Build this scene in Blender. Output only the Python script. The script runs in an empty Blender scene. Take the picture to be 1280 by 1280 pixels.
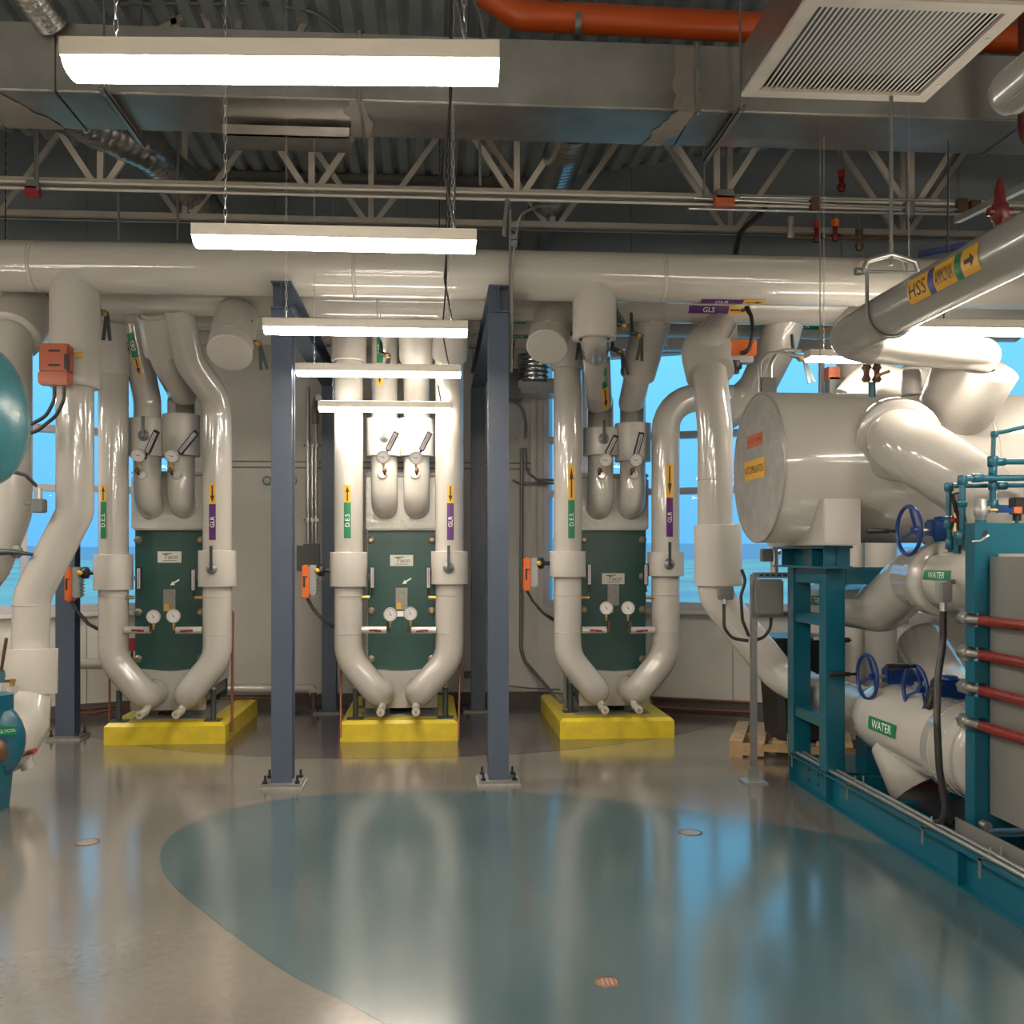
import bpy, bmesh, math, random
from mathutils import Vector, Matrix
R = math.radians
PI = math.pi
sc = bpy.context.scene
COL = sc.collection
rnd = random.Random(7)

# ---------------------------------------------------------------- camera
F = 1200.0; PX0 = 619.0; PY0 = 692.0; EYE = 1.7
YAW = math.atan(.065); CS = math.cos(YAW); SN = math.sin(YAW)
cam = bpy.data.cameras.new('camera'); camo = bpy.data.objects.new('camera', cam); COL.objects.link(camo)
camo.location = (0, 0, EYE); camo.rotation_euler = (PI/2, 0, -YAW)
cam.sensor_width = 36; cam.lens = 36*F/1280
cam.shift_x = (640-PX0)/1280; cam.shift_y = (PY0-640)/1280
cam.clip_end = 900
sc.camera = camo
# ---------------------------------------------------------------- world: clear dusk sky
w = bpy.data.worlds.new('sky'); sc.world = w; w.use_nodes = True
nt = w.node_tree; nt.nodes.clear()
out = nt.nodes.new('ShaderNodeOutputWorld'); bg = nt.nodes.new('ShaderNodeBackground')
tc = nt.nodes.new('ShaderNodeTexCoord'); sp = nt.nodes.new('ShaderNodeSeparateXYZ')
rp = nt.nodes.new('ShaderNodeValToRGB')
e = rp.color_ramp.elements
e[0].position = 0.0; e[0].color = (.12, .43, .88, 1)
e[1].position = .22; e[1].color = (.17, .62, 1.0, 1)
nt.links.new(tc.outputs['Generated'], sp.inputs[0]); nt.links.new(sp.outputs['Z'], rp.inputs[0])
nt.links.new(rp.outputs[0], bg.inputs[0]); nt.links.new(bg.outputs[0], out.inputs[0])
bg.inputs[1].default_value = .57
# ---------------------------------------------------------------- exposure
LAMP = 36.0; UPL = 9.0          # emission of the fluorescent lenses; UPL: unseen strips added on top as fill
vs = sc.view_settings
sc.display_settings.display_device = 'sRGB'
vs.view_transform = 'Standard'; vs.look = 'None'; vs.exposure = 1.15; vs.gamma = 1.0; vs.use_curve_mapping = False
try:
    sc.cycles.max_bounces = 8; sc.cycles.glossy_bounces = 4; sc.cycles.transparent_max_bounces = 8
    sc.cycles.sample_clamp_indirect = 6
except Exception:
    pass

# ---------------------------------------------------------------- where things stand (photo measurements -> room coordinates)
def P(u, v, Y):
    cx = (u-PX0)/F; t = Y/(CS-SN*cx)
    return Vector((t*(SN+CS*cx), Y, EYE+t*(PY0-v)/F))
def PX(u, v, X):
    cx = (u-PX0)/F; t = X/(SN+CS*cx)
    return Vector((X, t*(CS-SN*cx), EYE+t*(PY0-v)/F))
V = lambda *a: Vector(a)

# ---------------------------------------------------------------- materials
def mat(name, col, rough=.5, metal=0, coat=0, bump=0, bscale=30, var=0, vscale=6, emit=None, spec=.5, dirt=None):
    m = bpy.data.materials.new(name); m.use_nodes = True
    n = m.node_tree; b = n.nodes['Principled BSDF']
    b.inputs['Base Color'].default_value = (*col, 1); b.inputs['Roughness'].default_value = rough
    b.inputs['Metallic'].default_value = metal; b.inputs['Coat Weight'].default_value = coat
    b.inputs['Specular IOR Level'].default_value = spec
    t = n.nodes.new('ShaderNodeTexCoord')
    if var:
        ns = n.nodes.new('ShaderNodeTexNoise'); ns.inputs['Scale'].default_value = vscale; ns.inputs['Detail'].default_value = 5
        n.links.new(t.outputs['Object'], ns.inputs[0])
        mx = n.nodes.new('ShaderNodeValToRGB')
        d = dirt or tuple(c*(1-var) for c in col)
        mx.color_ramp.elements[0].position = .32; mx.color_ramp.elements[0].color = (*d, 1)
        mx.color_ramp.elements[1].position = .68; mx.color_ramp.elements[1].color = (*[min(1, c*(1+var*.4)) for c in col], 1)
        n.links.new(ns.outputs[0], mx.inputs[0]); n.links.new(mx.outputs[0], b.inputs['Base Color'])
    if bump:
        nb = n.nodes.new('ShaderNodeTexNoise'); nb.inputs['Scale'].default_value = bscale; nb.inputs['Detail'].default_value = 2
        n.links.new(t.outputs['Object'], nb.inputs[0])
        bp = n.nodes.new('ShaderNodeBump'); bp.inputs['Strength'].default_value = bump; bp.inputs['Distance'].default_value = .01
        n.links.new(nb.outputs[0], bp.inputs['Height']); n.links.new(bp.outputs[0], b.inputs['Normal'])
    if emit:
        b.inputs['Emission Color'].default_value = (*emit[0], 1); b.inputs['Emission Strength'].default_value = emit[1]
    return m
M = {}
M['pvc'] = mat('glossy_pvc_jacket', (.44, .412, .37), .14, bump=.07, bscale=5, coat=.6, var=.03, vscale=2)
M['pvc_matt'] = mat('matt_pvc_jacket', (.45, .42, .38), .35, bump=.04, bscale=8)
M['foil'] = mat('crinkled_pvc_sheet', (.46, .44, .40), .2, bump=.55, bscale=16)
M['pvc_grey_and_shade'] = mat('grey_and_shaded_pvc', (.27, .26, .24), .22, coat=.3, bump=.05, bscale=5)  # on the ammonia main: white jacket with its shade painted grey
M['endcap'] = mat('pitted_end_board', (.30, .29, .27), .42, var=.18, vscale=9, bump=.25, bscale=30)
M['wall'] = mat('painted_panel', (.60, .565, .51), .6, var=.04, vscale=3, bump=.05)
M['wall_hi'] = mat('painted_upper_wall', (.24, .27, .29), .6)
M['seam'] = mat('panel_joint', (.22, .20, .18), .8)
M['base'] = mat('dark_rubber_base', (.09, .075, .07), .5)
M['frame'] = mat('window_aluminium', (.52, .50, .53), .45, metal=.3)
M['deck'] = mat('ribbed_steel_deck', (.40, .43, .435), .6, metal=.0, var=.12, vscale=4)
M['joist'] = mat('primed_joist_steel', (.50, .45, .385), .55, var=.1, vscale=5)
M['duct'] = mat('galvanised_duct', (.52, .50, .47), .30, metal=.95, var=.25, vscale=2.2, bump=.08, bscale=2.2)
M['spiral'] = mat('spiral_duct_steel', (.50, .50, .49), .25, metal=1, var=.1, vscale=6)
M['mastic'] = mat('duct_mastic', (.23, .20, .17), .6, var=.15, vscale=12, bump=.3, bscale=25)
M['galv'] = mat('galvanised_conduit', (.55, .54, .52), .3, metal=.9)
M['galvd'] = mat('weathered_zinc', (.23, .235, .23), .45, metal=.6, var=.12, vscale=10)
M['white'] = mat('white_enamel', (.62, .57, .49), .4)
M['lens'] = mat('lit_lens', (.9, .88, .82), .4, emit=((1.0, .91, .78), LAMP))
M['uplight_fill'] = mat('added_uplight_glow', (.9, .88, .82), .4, emit=((1.0, .91, .78), UPL))  # glow of the added, unseen strips above the housings
M['steel'] = mat('slate_blue_paint', (.055, .074, .112), .4, var=.08, vscale=8)
M['yellow'] = mat('yellow_pad_paint', (.62, .47, .025), .35, var=.14, vscale=9, bump=.08, bscale=22)
M['concrete'] = mat('grey_concrete', (.27, .26, .22), .7, var=.2, vscale=14, bump=.2)
M['green'] = mat('dark_green_plate', (.026, .075, .066), .33, var=.14, vscale=5)
M['brass'] = mat('brass', (.45, .30, .12), .35, metal=.8)
M['bronze'] = mat('bronze', (.16, .09, .05), .4, metal=.6)
M['copper'] = mat('copper_pipe', (.22, .08, .045), .45, metal=.3)
M['black'] = mat('black_plastic', (.012, .012, .014), .4)
M['rubber'] = mat('black_cable', (.02, .017, .018), .45)
M['orange'] = mat('orange_cover', (.62, .13, .02), .4)
M['orange_dk'] = mat('orange_cover_dark', (.40, .09, .035), .4)
M['orange_pipe'] = mat('orange_pipe_paint', (.55, .085, .012), .3)
M['red'] = mat('red_enamel', (.30, .022, .02), .35)
M['dkred'] = mat('dark_red_casting', (.10, .006, .005), .4)
M['brownred'] = mat('oxide_red_pipe', (.06, .010, .006), .45)
M['redrod'] = mat('red_heat_shrink', (.17, .014, .011), .3, bump=.5, bscale=20, var=.15, vscale=20)
M['teal'] = mat('teal_enamel', (.003, .088, .135), .3, var=.06, vscale=6)
M['teal_ball'] = mat('teal_tank', (.04, .19, .23), .25, bump=.2, bscale=60, var=.1, vscale=8)
M['blue'] = mat('blue_handwheel', (.008, .035, .16), .28)
M['grey'] = mat('grey_casting', (.34, .34, .33), .4, metal=.5)
M['greybox'] = mat('grey_enclosure', (.14, .14, .13), .5)
M['handle'] = mat('dark_lever', (.06, .075, .075), .4, metal=.5)
M['dial'] = mat('dial_face', (.60, .57, .55), .35)
M['thermo'] = mat('thermometer_scale', (.42, .42, .44), .3)
M['plate'] = mat('name_plate', (.58, .56, .50), .35)
M['tag'] = mat('steel_data_plate', (.30, .28, .25), .35, metal=.5, var=.15, vscale=30)
M['lgreen'] = mat('green_marker', (.0, .17, .07), .4)
M['lpurple'] = mat('purple_marker', (.085, .014, .13), .4)
M['lyellow'] = mat('amber_marker', (.68, .36, .03), .4)
M['lorange'] = mat('orange_marker', (.50, .12, .04), .4)
M['lwhite'] = mat('marker_white', (.8, .8, .76), .4)
M['ink'] = mat('marker_ink', (.03, .012, .01), .5)
M['lblue'] = mat('marker_blue', (.05, .07, .22), .4)
M['wood'] = mat('pallet_wood', (.40, .25, .12), .6, var=.3, vscale=12, bump=.2)
M['pack'] = mat('brushed_side_sheet', (.30, .29, .27), .38, metal=.6, var=.08, vscale=3)
M['ledgreen'] = mat('green_indicator', (.1, .9, .3), .3, emit=((.1, 1, .4), 3))
M['grass'] = mat('prairie', (.74, .62, .42), .9, var=.4, vscale=.05, dirt=(.52, .44, .46))
M['hill'] = mat('far_hills', (.55, .44, .50), .9)
# polished floor
def floor_mat(name, c1, c2):
    m = bpy.data.materials.new(name); m.use_nodes = True
    n = m.node_tree; b = n.nodes['Principled BSDF']
    t = n.nodes.new('ShaderNodeTexCoord')
    a = n.nodes.new('ShaderNodeTexNoise'); a.inputs['Scale'].default_value = .9; a.inputs['Detail'].default_value = 4; a.inputs['Roughness'].default_value = .5
    f = n.nodes.new('ShaderNodeTexNoise'); f.inputs['Scale'].default_value = 26; f.inputs['Detail'].default_value = 4
    n.links.new(t.outputs['Object'], a.inputs[0]); n.links.new(t.outputs['Object'], f.inputs[0])
    ad = n.nodes.new('ShaderNodeMath'); ad.operation = 'MULTIPLY_ADD'; ad.inputs[1].default_value = .35
    n.links.new(f.outputs[0], ad.inputs[0]); n.links.new(a.outputs[0], ad.inputs[2])
    r = n.nodes.new('ShaderNodeValToRGB'); r.color_ramp.elements[0].position = .45; r.color_ramp.elements[1].position = .95
    r.color_ramp.elements[0].color = (*c1, 1); r.color_ramp.elements[1].color = (*c2, 1)
    n.links.new(ad.outputs[0], r.inputs[0]); n.links.new(r.outputs[0], b.inputs['Base Color'])
    a2 = n.nodes.new('ShaderNodeTexNoise'); a2.inputs['Scale'].default_value = 2.2; a2.inputs['Detail'].default_value = 1
    rr = n.nodes.new('ShaderNodeMapRange'); rr.inputs[3].default_value = .12; rr.inputs[4].default_value = .22
    n.links.new(a2.outputs[0], rr.inputs[0]); n.links.new(rr.outputs[0], b.inputs['Roughness'])
    b.inputs['Coat Weight'].default_value = .6; b.inputs['Coat Roughness'].default_value = .15; b.inputs['Coat IOR'].default_value = 1.6
    b.inputs['Specular IOR Level'].default_value = .8
    return m
M['floor'] = floor_mat('polished_concrete', (.108, .094, .078), (.165, .147, .122))
M['floor_teal'] = floor_mat('teal_stained_concrete', (.036, .064, .07), (.068, .102, .108))
M['floor_brown'] = floor_mat('plum_stained_concrete', (.045, .033, .034), (.07, .052, .05))
# glass
g = bpy.data.materials.new('window_glass'); g.use_nodes = True; n = g.node_tree; n.nodes.clear()
o_ = n.nodes.new('ShaderNodeOutputMaterial'); mx = n.nodes.new('ShaderNodeMixShader'); tr = n.nodes.new('ShaderNodeBsdfTransparent')
gl = n.nodes.new('ShaderNodeBsdfGlossy'); fr = n.nodes.new('ShaderNodeFresnel'); fr.inputs[0].default_value = 1.22
gl.inputs['Roughness'].default_value = .02
n.links.new(fr.outputs[0], mx.inputs[0]); n.links.new(tr.outputs[0], mx.inputs[1]); n.links.new(gl.outputs[0], mx.inputs[2]); n.links.new(mx.outputs[0], o_.inputs[0])
M['glass'] = g

# ---------------------------------------------------------------- mesh builder
class MB:
    def __init__(s): s.v = []; s.f = []; s.sm = []
    def add(s, vs, fs, smooth=False):
        k = len(s.v); s.v += [Vector(a) for a in vs]
        s.f += [[i+k for i in f] for f in fs]; s.sm += [smooth]*len(fs); return s
    def box(s, a, b, bev=0):
        x0, y0, z0 = [min(a[i], b[i]) for i in range(3)]; x1, y1, z1 = [max(a[i], b[i]) for i in range(3)]
        if bev:
            bm = bmesh.new(); bmesh.ops.create_cube(bm, size=1)
            for q in bm.verts: q.co = Vector(((x0+x1)/2+q.co.x*(x1-x0), (y0+y1)/2+q.co.y*(y1-y0), (z0+z1)/2+q.co.z*(z1-z0)))
            bmesh.ops.bevel(bm, geom=bm.edges[:], offset=bev, segments=2, affect='EDGES')
            bm.verts.index_update(); s.add([q.co for q in bm.verts], [[q.index for q in f.verts] for f in bm.faces]); bm.free(); return s
        return s.add([(x0,y0,z0),(x1,y0,z0),(x1,y1,z0),(x0,y1,z0),(x0,y0,z1),(x1,y0,z1),(x1,y1,z1),(x0,y1,z1)],
                     [(0,3,2,1),(4,5,6,7),(0,1,5,4),(1,2,6,5),(2,3,7,6),(3,0,4,7)])
    def obox(s, c, ax, ay, az):   # oriented box: centre and three half-axis vectors
        c, ax, ay, az = map(Vector, (c, ax, ay, az))
        vs = [c+i*ax+j*ay+k*az for k in (-1,1) for i, j in ((-1,-1),(1,-1),(1,1),(-1,1))]
        fs = [(0,3,2,1),(4,5,6,7),(0,1,5,4),(1,2,6,5),(2,3,7,6),(3,0,4,7)]
        if ax.cross(ay).dot(az) < 0: fs = [f[::-1] for f in fs]
        return s.add(vs, fs)
    def bar(s, p, q, w, h, up=(0,0,1)):   # rectangular bar between two points
        p, q = Vector(p), Vector(q); d = q-p; a = d.normalized(); u = Vector(up)
        x = a.cross(u)
        if x.length < 1e-4: x = a.cross(Vector((0,1,0)))
        x.normalize(); y = x.cross(a)
        return s.obox((p+q)/2, d/2, x*w/2, y*h/2)
    def tube(s, pts, r, n=20, cap=True, fillet=0, steps=7, closed=False):
        pts = [Vector(p) for p in pts]
        if fillet: pts = fil(pts, fillet, steps)
        rs = r if isinstance(r, (list, tuple)) else [r]*len(pts)
        m = len(pts); rings = []
        t0 = (pts[1]-pts[0]).normalized()
        nrm = t0.orthogonal().normalized()
        if abs(t0.z) > .9: nrm = (Vector((1,0,0))-t0*t0.x).normalized()
        prev = t0
        for i in range(m):
            if closed: t = (pts[(i+1)%m]-pts[i-1]).normalized()
            elif i == 0: t = t0
            elif i == m-1: t = (pts[i]-pts[i-1]).normalized()
            else:
                t = (pts[i+1]-pts[i]).normalized()+(pts[i]-pts[i-1]).normalized(); t.normalize()
            q = prev.rotation_difference(t); nrm = q @ nrm; nrm = (nrm-t*nrm.dot(t)).normalized(); prev = t
            b = t.cross(nrm)
            rings.append([pts[i]+rs[i]*(math.cos(2*PI*k/n)*nrm+math.sin(2*PI*k/n)*b) for k in range(n)])
        vs = [p for rg in rings for p in rg]; fs = []
        for i in range(m if closed else m-1):
            j = (i+1)%m
            fs += [(i*n+k, i*n+(k+1)%n, j*n+(k+1)%n, j*n+k) for k in range(n)]
        s.add(vs, fs, True)
        if cap and not closed:
            s.add(rings[0], [tuple(range(n))[::-1]]); s.add(rings[-1], [tuple(range(n))])
        return s
    def cyl(s, p, q, r, n=20, r2=None): return s.tube([p, q], [r, r if r2 is None else r2], n)
    def lathe(s, c, axis, prof, n=28, cap=True):   # prof: (distance along the axis, radius)
        c = Vector(c); a = Vector(axis).normalized()
        pts = [c+a*h for h, _ in prof]; x = a.orthogonal().normalized(); y = a.cross(x)
        vs = []; fs = []
        for h, r in prof: vs += [c+a*h+r*(math.cos(2*PI*k/n)*x+math.sin(2*PI*k/n)*y) for k in range(n)]
        for i in range(len(prof)-1): fs += [(i*n+k, i*n+(k+1)%n, (i+1)*n+(k+1)%n, (i+1)*n+k) for k in range(n)]
        s.add(vs, fs, True)
        if cap:
            s.add(vs[:n], [tuple(range(n))[::-1]]); s.add(vs[-n:], [tuple(range(n))])
        return s
    def ring(s, c, axis, Rr, r, n=32, m=8):
        c = Vector(c); a = Vector(axis).normalized(); x = a.orthogonal().normalized(); y = a.cross(x)
        return s.tube([c+Rr*(math.cos(2*PI*k/n)*x+math.sin(2*PI*k/n)*y) for k in range(n)], r, m, closed=True)
    def prism(s, poly, ext):      # planar polygon (3D points) pushed along ext
        poly = [Vector(p) for p in poly]; ext = Vector(ext); n = len(poly)
        nn = Vector()
        for i in range(n): nn += poly[i].cross(poly[(i+1)%n])
        if nn.dot(ext) > 0: poly = poly[::-1]
        vs = poly+[p+ext for p in poly]
        return s.add(vs, [tuple(range(n)), tuple(range(2*n-1, n-1, -1))]+[(i, i+n, (i+1)%n+n, (i+1)%n) for i in range(n)])
def fil(pts, rad, steps):
    out = [pts[0]]
    for i in range(1, len(pts)-1):
        a, b, c = pts[i-1], pts[i], pts[i+1]; d1 = a-b; d2 = c-b; l1, l2 = d1.length, d2.length
        d1.normalize(); d2.normalize(); ang = d1.angle(d2)
        if ang > PI-.02: out.append(b); continue
        R_ = rad[i-1] if isinstance(rad, (list, tuple)) else rad
        tl = min(R_/math.tan(ang/2), l1*.49, l2*.49); rr = tl*math.tan(ang/2)
        p1 = b+d1*tl; cen = b+(d1+d2).normalized()*(rr/math.sin(ang/2))
        v1 = p1-cen; v2 = (b+d2*tl)-cen; tot = v1.angle(v2); axis = v1.cross(v2).normalized()
        for k in range(steps+1):
            out.append(cen+Matrix.Rotation(tot*k/steps, 3, axis) @ v1)
    out.append(pts[-1]); return out

ORG = {}          # world origin of every object
used = {}
def _link(name, data, loc, parent):
    o = bpy.data.objects.new(name, data); COL.objects.link(o)
    ORG[o.name] = Vector(loc)
    if parent is not None:
        o.parent = parent; o.location = Vector(loc)-ORG[parent.name]
    else: o.location = loc
    return o
def obj(name, mb, m, parent=None, org=None):
    vs = mb.v
    if org is None:
        if parent is not None: org = ORG[parent.name]
        else:
            xs = [v.x for v in vs]; ys = [v.y for v in vs]; zs = [v.z for v in vs]
            org = Vector(((min(xs)+max(xs))/2, (min(ys)+max(ys))/2, min(zs)))
    org = Vector(org)
    me = bpy.data.meshes.new(name); me.from_pydata([v-org for v in vs], [], mb.f); me.update()
    me.polygons.foreach_set('use_smooth', mb.sm)
    me.materials.append(M[m] if isinstance(m, str) else m)
    return _link(name, me, org, parent)
def thing(name, label, cat, loc, group=None):
    o = _link(name, None, loc, None); o.empty_display_size = .1
    return tag(o, label, cat, group)
def tag(o, label, cat, group=None):
    o['label'] = label; o['category'] = cat
    if group: o['group'] = group
    return o
def struct(name, mb, m, parent=None):
    o = obj(name, mb, m, parent)
    if parent is None: o['kind'] = 'structure'
    return o
def stuff(o): o['kind'] = 'stuff'; return o
def dup(root, delta, label=None, group=None, scale=None):
    def cp(o, par):
        c = o.copy(); COL.objects.link(c); c.parent = par
        for ch in o.children: cp(ch, c)
        return c
    r = cp(root, None); r.location = Vector(root.location)+Vector(delta)
    ORG[r.name] = Vector(r.location)
    if label: r['label'] = label
    if group: r['group'] = group
    return r

# ---------------------------------------------------------------- lettering
_fc = {}
def glyphs(txt):
    """flat lettering: (verts2d, faces), width normalised to cap height 1, centred"""
    if txt in _fc: return _fc[txt]
    cu = bpy.data.curves.new('t', 'FONT'); cu.body = txt; cu.size = 1; cu.resolution_u = 2
    to = bpy.data.objects.new('t', cu); me = bpy.data.meshes.new_from_object(to)
    bm = bmesh.new(); bm.from_mesh(me)
    ys = [v.co.y for v in bm.verts]; ya, yb = min(ys), max(ys)
    for q in range(1, 8):   # slice so that lettering can follow a curved pipe
        bmesh.ops.bisect_plane(bm, geom=bm.verts[:]+bm.edges[:]+bm.faces[:], plane_co=(0, ya+(yb-ya)*q/8, 0), plane_no=(0,1,0))
    bm.verts.index_update()
    vs = [(v.co.x, v.co.y) for v in bm.verts]; fs = [[v.index for v in p.verts] for p in bm.faces]; bm.free()
    bpy.data.objects.remove(to); bpy.data.curves.remove(cu); bpy.data.meshes.remove(me)
    x0 = min(a for a, _ in vs); x1 = max(a for a, _ in vs); y0 = min(b for _, b in vs); y1 = max(b for _, b in vs)
    h = y1-y0
    _fc[txt] = ([((a-(x0+x1)/2)/h, (b-(y0+y1)/2)/h) for a, b in vs], fs, (x1-x0)/h)
    return _fc[txt]
ARROW = [(-.5,-.12),(.1,-.12),(.1,-.36),(.5,0),(.1,.36),(.1,.12),(-.5,.12)]
def wrap_patch(c, a, nrm, r, s0, s1, w0, w1, n=6):
    """patch on a cylinder: centre c, axis a, facing nrm"""
    b = a.cross(nrm); mb = MB(); vs = []
    for s in (s0, s1):
        for k in range(n+1):
            th = (w0+(w1-w0)*k/n)/r; vs.append(c+a*s+r*(math.cos(th)*nrm+math.sin(th)*b))
    vs2 = [v-(v-c-a*((v-c).dot(a))).normalized()*.002 for v in vs]
    m = n+1
    fs = [(k, k+1, m+k+1, m+k) for k in range(n)]
    mb.add(vs, [f[::-1] for f in fs], True)
    return mb
def on_cyl(c, a, nrm, r, pts):
    b = a.cross(nrm)
    return [c+a*s+r*(math.cos(w_/r)*nrm+math.sin(w_/r)*b) for s, w_ in pts]
def marker(parent, c, a, nrm, r, txt, colr, length, height, arrow=0, alen=0, flip=1, label=None, tcol='lwhite', th=.6, name='pipe_marker'):
    """self-adhesive marker wrapped on a pipe; reading direction = a*flip; arrow +1/-1 along a, 0 none"""
    c = Vector(c); a = Vector(a).normalized(); nrm = Vector(nrm); nrm = (nrm-a*nrm.dot(a)).normalized()
    p = obj(name, wrap_patch(c, a, nrm, r+.003, -length/2, length/2, -height/2, height/2), colr, parent)
    if label: p['label'] = label
    vs, fs, wd = glyphs(txt)
    k = min(height*th, length*.8/wd)
    # text right direction e, up direction: nrm x e
    e = a*flip; up = nrm.cross(e); b = a.cross(nrm)
    sg = 1 if up.dot(b) > 0 else -1
    pts = [(x*k*flip, y*k*sg) for x, y in vs]
    mb = MB().add(on_cyl(c, a, nrm, r+.0045, pts), fs)
    obj('lettering', mb, tcol, p)
    if arrow:
        ss = (length/2, length/2+alen) if arrow[1] > 0 else (-length/2-alen, -length/2)
        q = obj('flow_arrow', wrap_patch(c, a, nrm, r+.003, ss[0], ss[1], -height/2, height/2), 'lyellow', parent)
        m_ = (ss[0]+ss[1])/2
        pts = [(m_+x*alen*.86*arrow[0], y*height*.85) for x, y in ARROW]
        obj('arrow_print', MB().add(on_cyl(c, a, nrm, r+.0045, pts), [tuple(range(7))]), 'ink', q)
    return p
def flat_text(parent, c, e, up, txt, h, m, off=.001, name='lettering', squeeze=1, shear=0):
    c, e, up = Vector(c), Vector(e).normalized(), Vector(up).normalized(); n_ = e.cross(up)
    vs, fs, wd = glyphs(txt)
    mb = MB().add([c+n_*off+e*((x+shear*y)*h*squeeze)+up*y*h for x, y in vs], fs)
    return obj(name, mb, m, parent)

# ================================================================ SETTING
FP = [(-7,-4),(7.2,-4),(7.2,8.35),(1.19,10.9),(-2.5,10.9),(-7,8.6)]
fl = struct('floor', MB().prism([(x,y,0) for x,y in FP], (0,0,-.15)), 'floor')
def spline(pts, k=6):
    o = []; n = len(pts)
    for i in range(n):
        a, b, c, d = [Vector(pts[(i+j-1)%n]) for j in range(4)]
        for s in range(k):
            t = s/k; o.append(.5*((2*b)+(c-a)*t+(2*a-5*b+4*c-d)*t*t+(3*b-a-3*c+d)*t**3))
    return o
tp = spline([(-1.56,5.65),(-1.53,6.12),(-1.25,6.58),(-.75,6.84),(-.1,6.9),(.6,6.8),(1.16,6.61),(2.09,5.95),(2.75,5.32),(3.6,4.4),(4.2,3.2),(3.8,1.6),(2.6,.9),(1.4,1.5),(.5,2.6),(-.2,3.52),(-.6,3.95),(-1.08,4.63),(-1.4,5.15)])
def flat_poly(pts, z):
    bm = bmesh.new(); f = bm.faces.new([bm.verts.new((p[0],p[1],z)) for p in pts]); f.normal_update()
    if f.normal.z < 0: f.normal_flip()
    bmesh.ops.triangulate(bm, faces=[f]); bm.verts.index_update()
    mb = MB().add([v.co.copy() for v in bm.verts], [[v.index for v in q.verts] for q in bm.faces]); bm.free(); return mb
i1 = obj('stained_inlay', flat_poly(tp, .0012), 'floor_teal', fl); i1['label'] = 'teal stained lens shape in the concrete floor'
bp_ = [(-.3+4.2*math.cos(R(a)), 12.2+4.2*math.sin(R(a))) for a in range(198, 343, 4)]
bp_ = [p for p in bp_ if p[1] < 10.88]
i2 = obj('stained_inlay', flat_poly([(bp_[0][0],10.88)]+bp_+[(bp_[-1][0],10.88)] if False else bp_, .0012), 'floor_brown', fl); i2['label'] = 'dark plum stained arc under the heat exchangers'

def frame2(A, B):
    A, B = Vector((*A,0)), Vector((*B,0)); d = (B-A); L = d.length; d.normalize(); n_ = Vector((d.y,-d.x,0))   # n_ points into the room
    return A, d, n_, L
def wbox(mb, A, d, n_, s0, s1, q0, q1, z0, z1):
    c = A+d*(s0+s1)/2+n_*(q0+q1)/2+Vector((0,0,(z0+z1)/2))
    return mb.obox(c, d*(s1-s0)/2, n_*(q1-q0)/2, Vector((0,0,(z1-z0)/2)))
TOP = 6.0
def wallseg(name, A, B, op=None, mulls=(), wn=None, cols=4, hiz=4.2, inward=1):
    A, d, n_, L = frame2(A, B)
    if inward < 0: n_ = -n_
    mb = MB()
    if op:
        s0, s1, z0, z1 = op
        wbox(mb,A,d,n_,0,L,-.2,0,0,z0); wbox(mb,A,d,n_,0,L,-.2,0,z1,TOP)
        wbox(mb,A,d,n_,0,s0,-.2,0,z0,z1); wbox(mb,A,d,n_,s1,L,-.2,0,z0,z1)
    else: wbox(mb,A,d,n_,0,L,-.2,0,0,TOP)
    wl = struct(name, mb, 'seam')
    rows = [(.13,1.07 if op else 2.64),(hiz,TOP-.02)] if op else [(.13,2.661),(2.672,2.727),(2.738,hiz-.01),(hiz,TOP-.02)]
    for (z0_, z1_) in rows:
        for i in range(cols):
            m_ = wbox(MB(),A,d,n_, L*i/cols+.004, L*(i+1)/cols-.004, 0,.015, z0_, z1_-.006)
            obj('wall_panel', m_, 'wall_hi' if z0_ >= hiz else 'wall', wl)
    if op:
        for a_, b_ in ((0,s0),(s1,L)):
            if b_-a_ > .05: obj('wall_panel', wbox(MB(),A,d,n_,a_+.004,b_-.004,0,.015,1.074,hiz-.01), 'wall', wl)
        obj('wall_panel', wbox(MB(),A,d,n_,s0,s1,0,.015,z1,hiz-.01), 'wall', wl)
        wf = MB()
        for zz in (z0, z1-.07): wbox(wf,A,d,n_,s0,s1,-.14,.02,zz,zz+.07)
        for ss in (s0, s1-.06): wbox(wf,A,d,n_,ss,ss+.06,-.14,.02,z0,z1)
        wo = struct(wn, wf, 'frame')
        obj('window_sill', wbox(MB(),A,d,n_,s0,s1,.0,.09,z0-.05,z0-.003), 'wall', wo)
        xs = [s0+.06]+[m for m in mulls]+[s1-.06]
        for m_ in mulls: obj('mullion', wbox(MB(),A,d,n_,m_-.03,m_+.03,-.13,.03,z0+.07,z1-.07), 'frame', wo)
        zt = [z0+.07, 2.38, 2.99, z1-.07]
        for i in range(len(xs)-1):
            for zz in zt[1:3]: obj('transom', wbox(MB(),A,d,n_,xs[i]+.03*(i>0),xs[i+1]-.03*(i<len(xs)-2),-.12,.02,zz-.035,zz+.035), 'frame', wo)
            for j in range(3):
                obj('glass_pane', wbox(MB(),A,d,n_,xs[i]+.031*(i>0),xs[i+1]-.031*(i<len(xs)-2),-.06,-.052,zt[j]+.036*(j>0),zt[j+1]-.036*(j<2)), 'glass', wo)
    bb = struct('baseboard_'+name.split('_',1)[1], wbox(MB(),A,d,n_,0,L,.016,.03,0,.12), 'base')
    return A, d, n_, L
wallseg('wall_centre', (-2.5,10.9), (1.19,10.9), cols=5)
wallseg('wall_left_bay', (-7,8.6), (-2.5,10.9), op=(.3,4.75,1.1,3.95), mulls=(1.35,2.2,3.2,4.05), wn='window_1')
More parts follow.
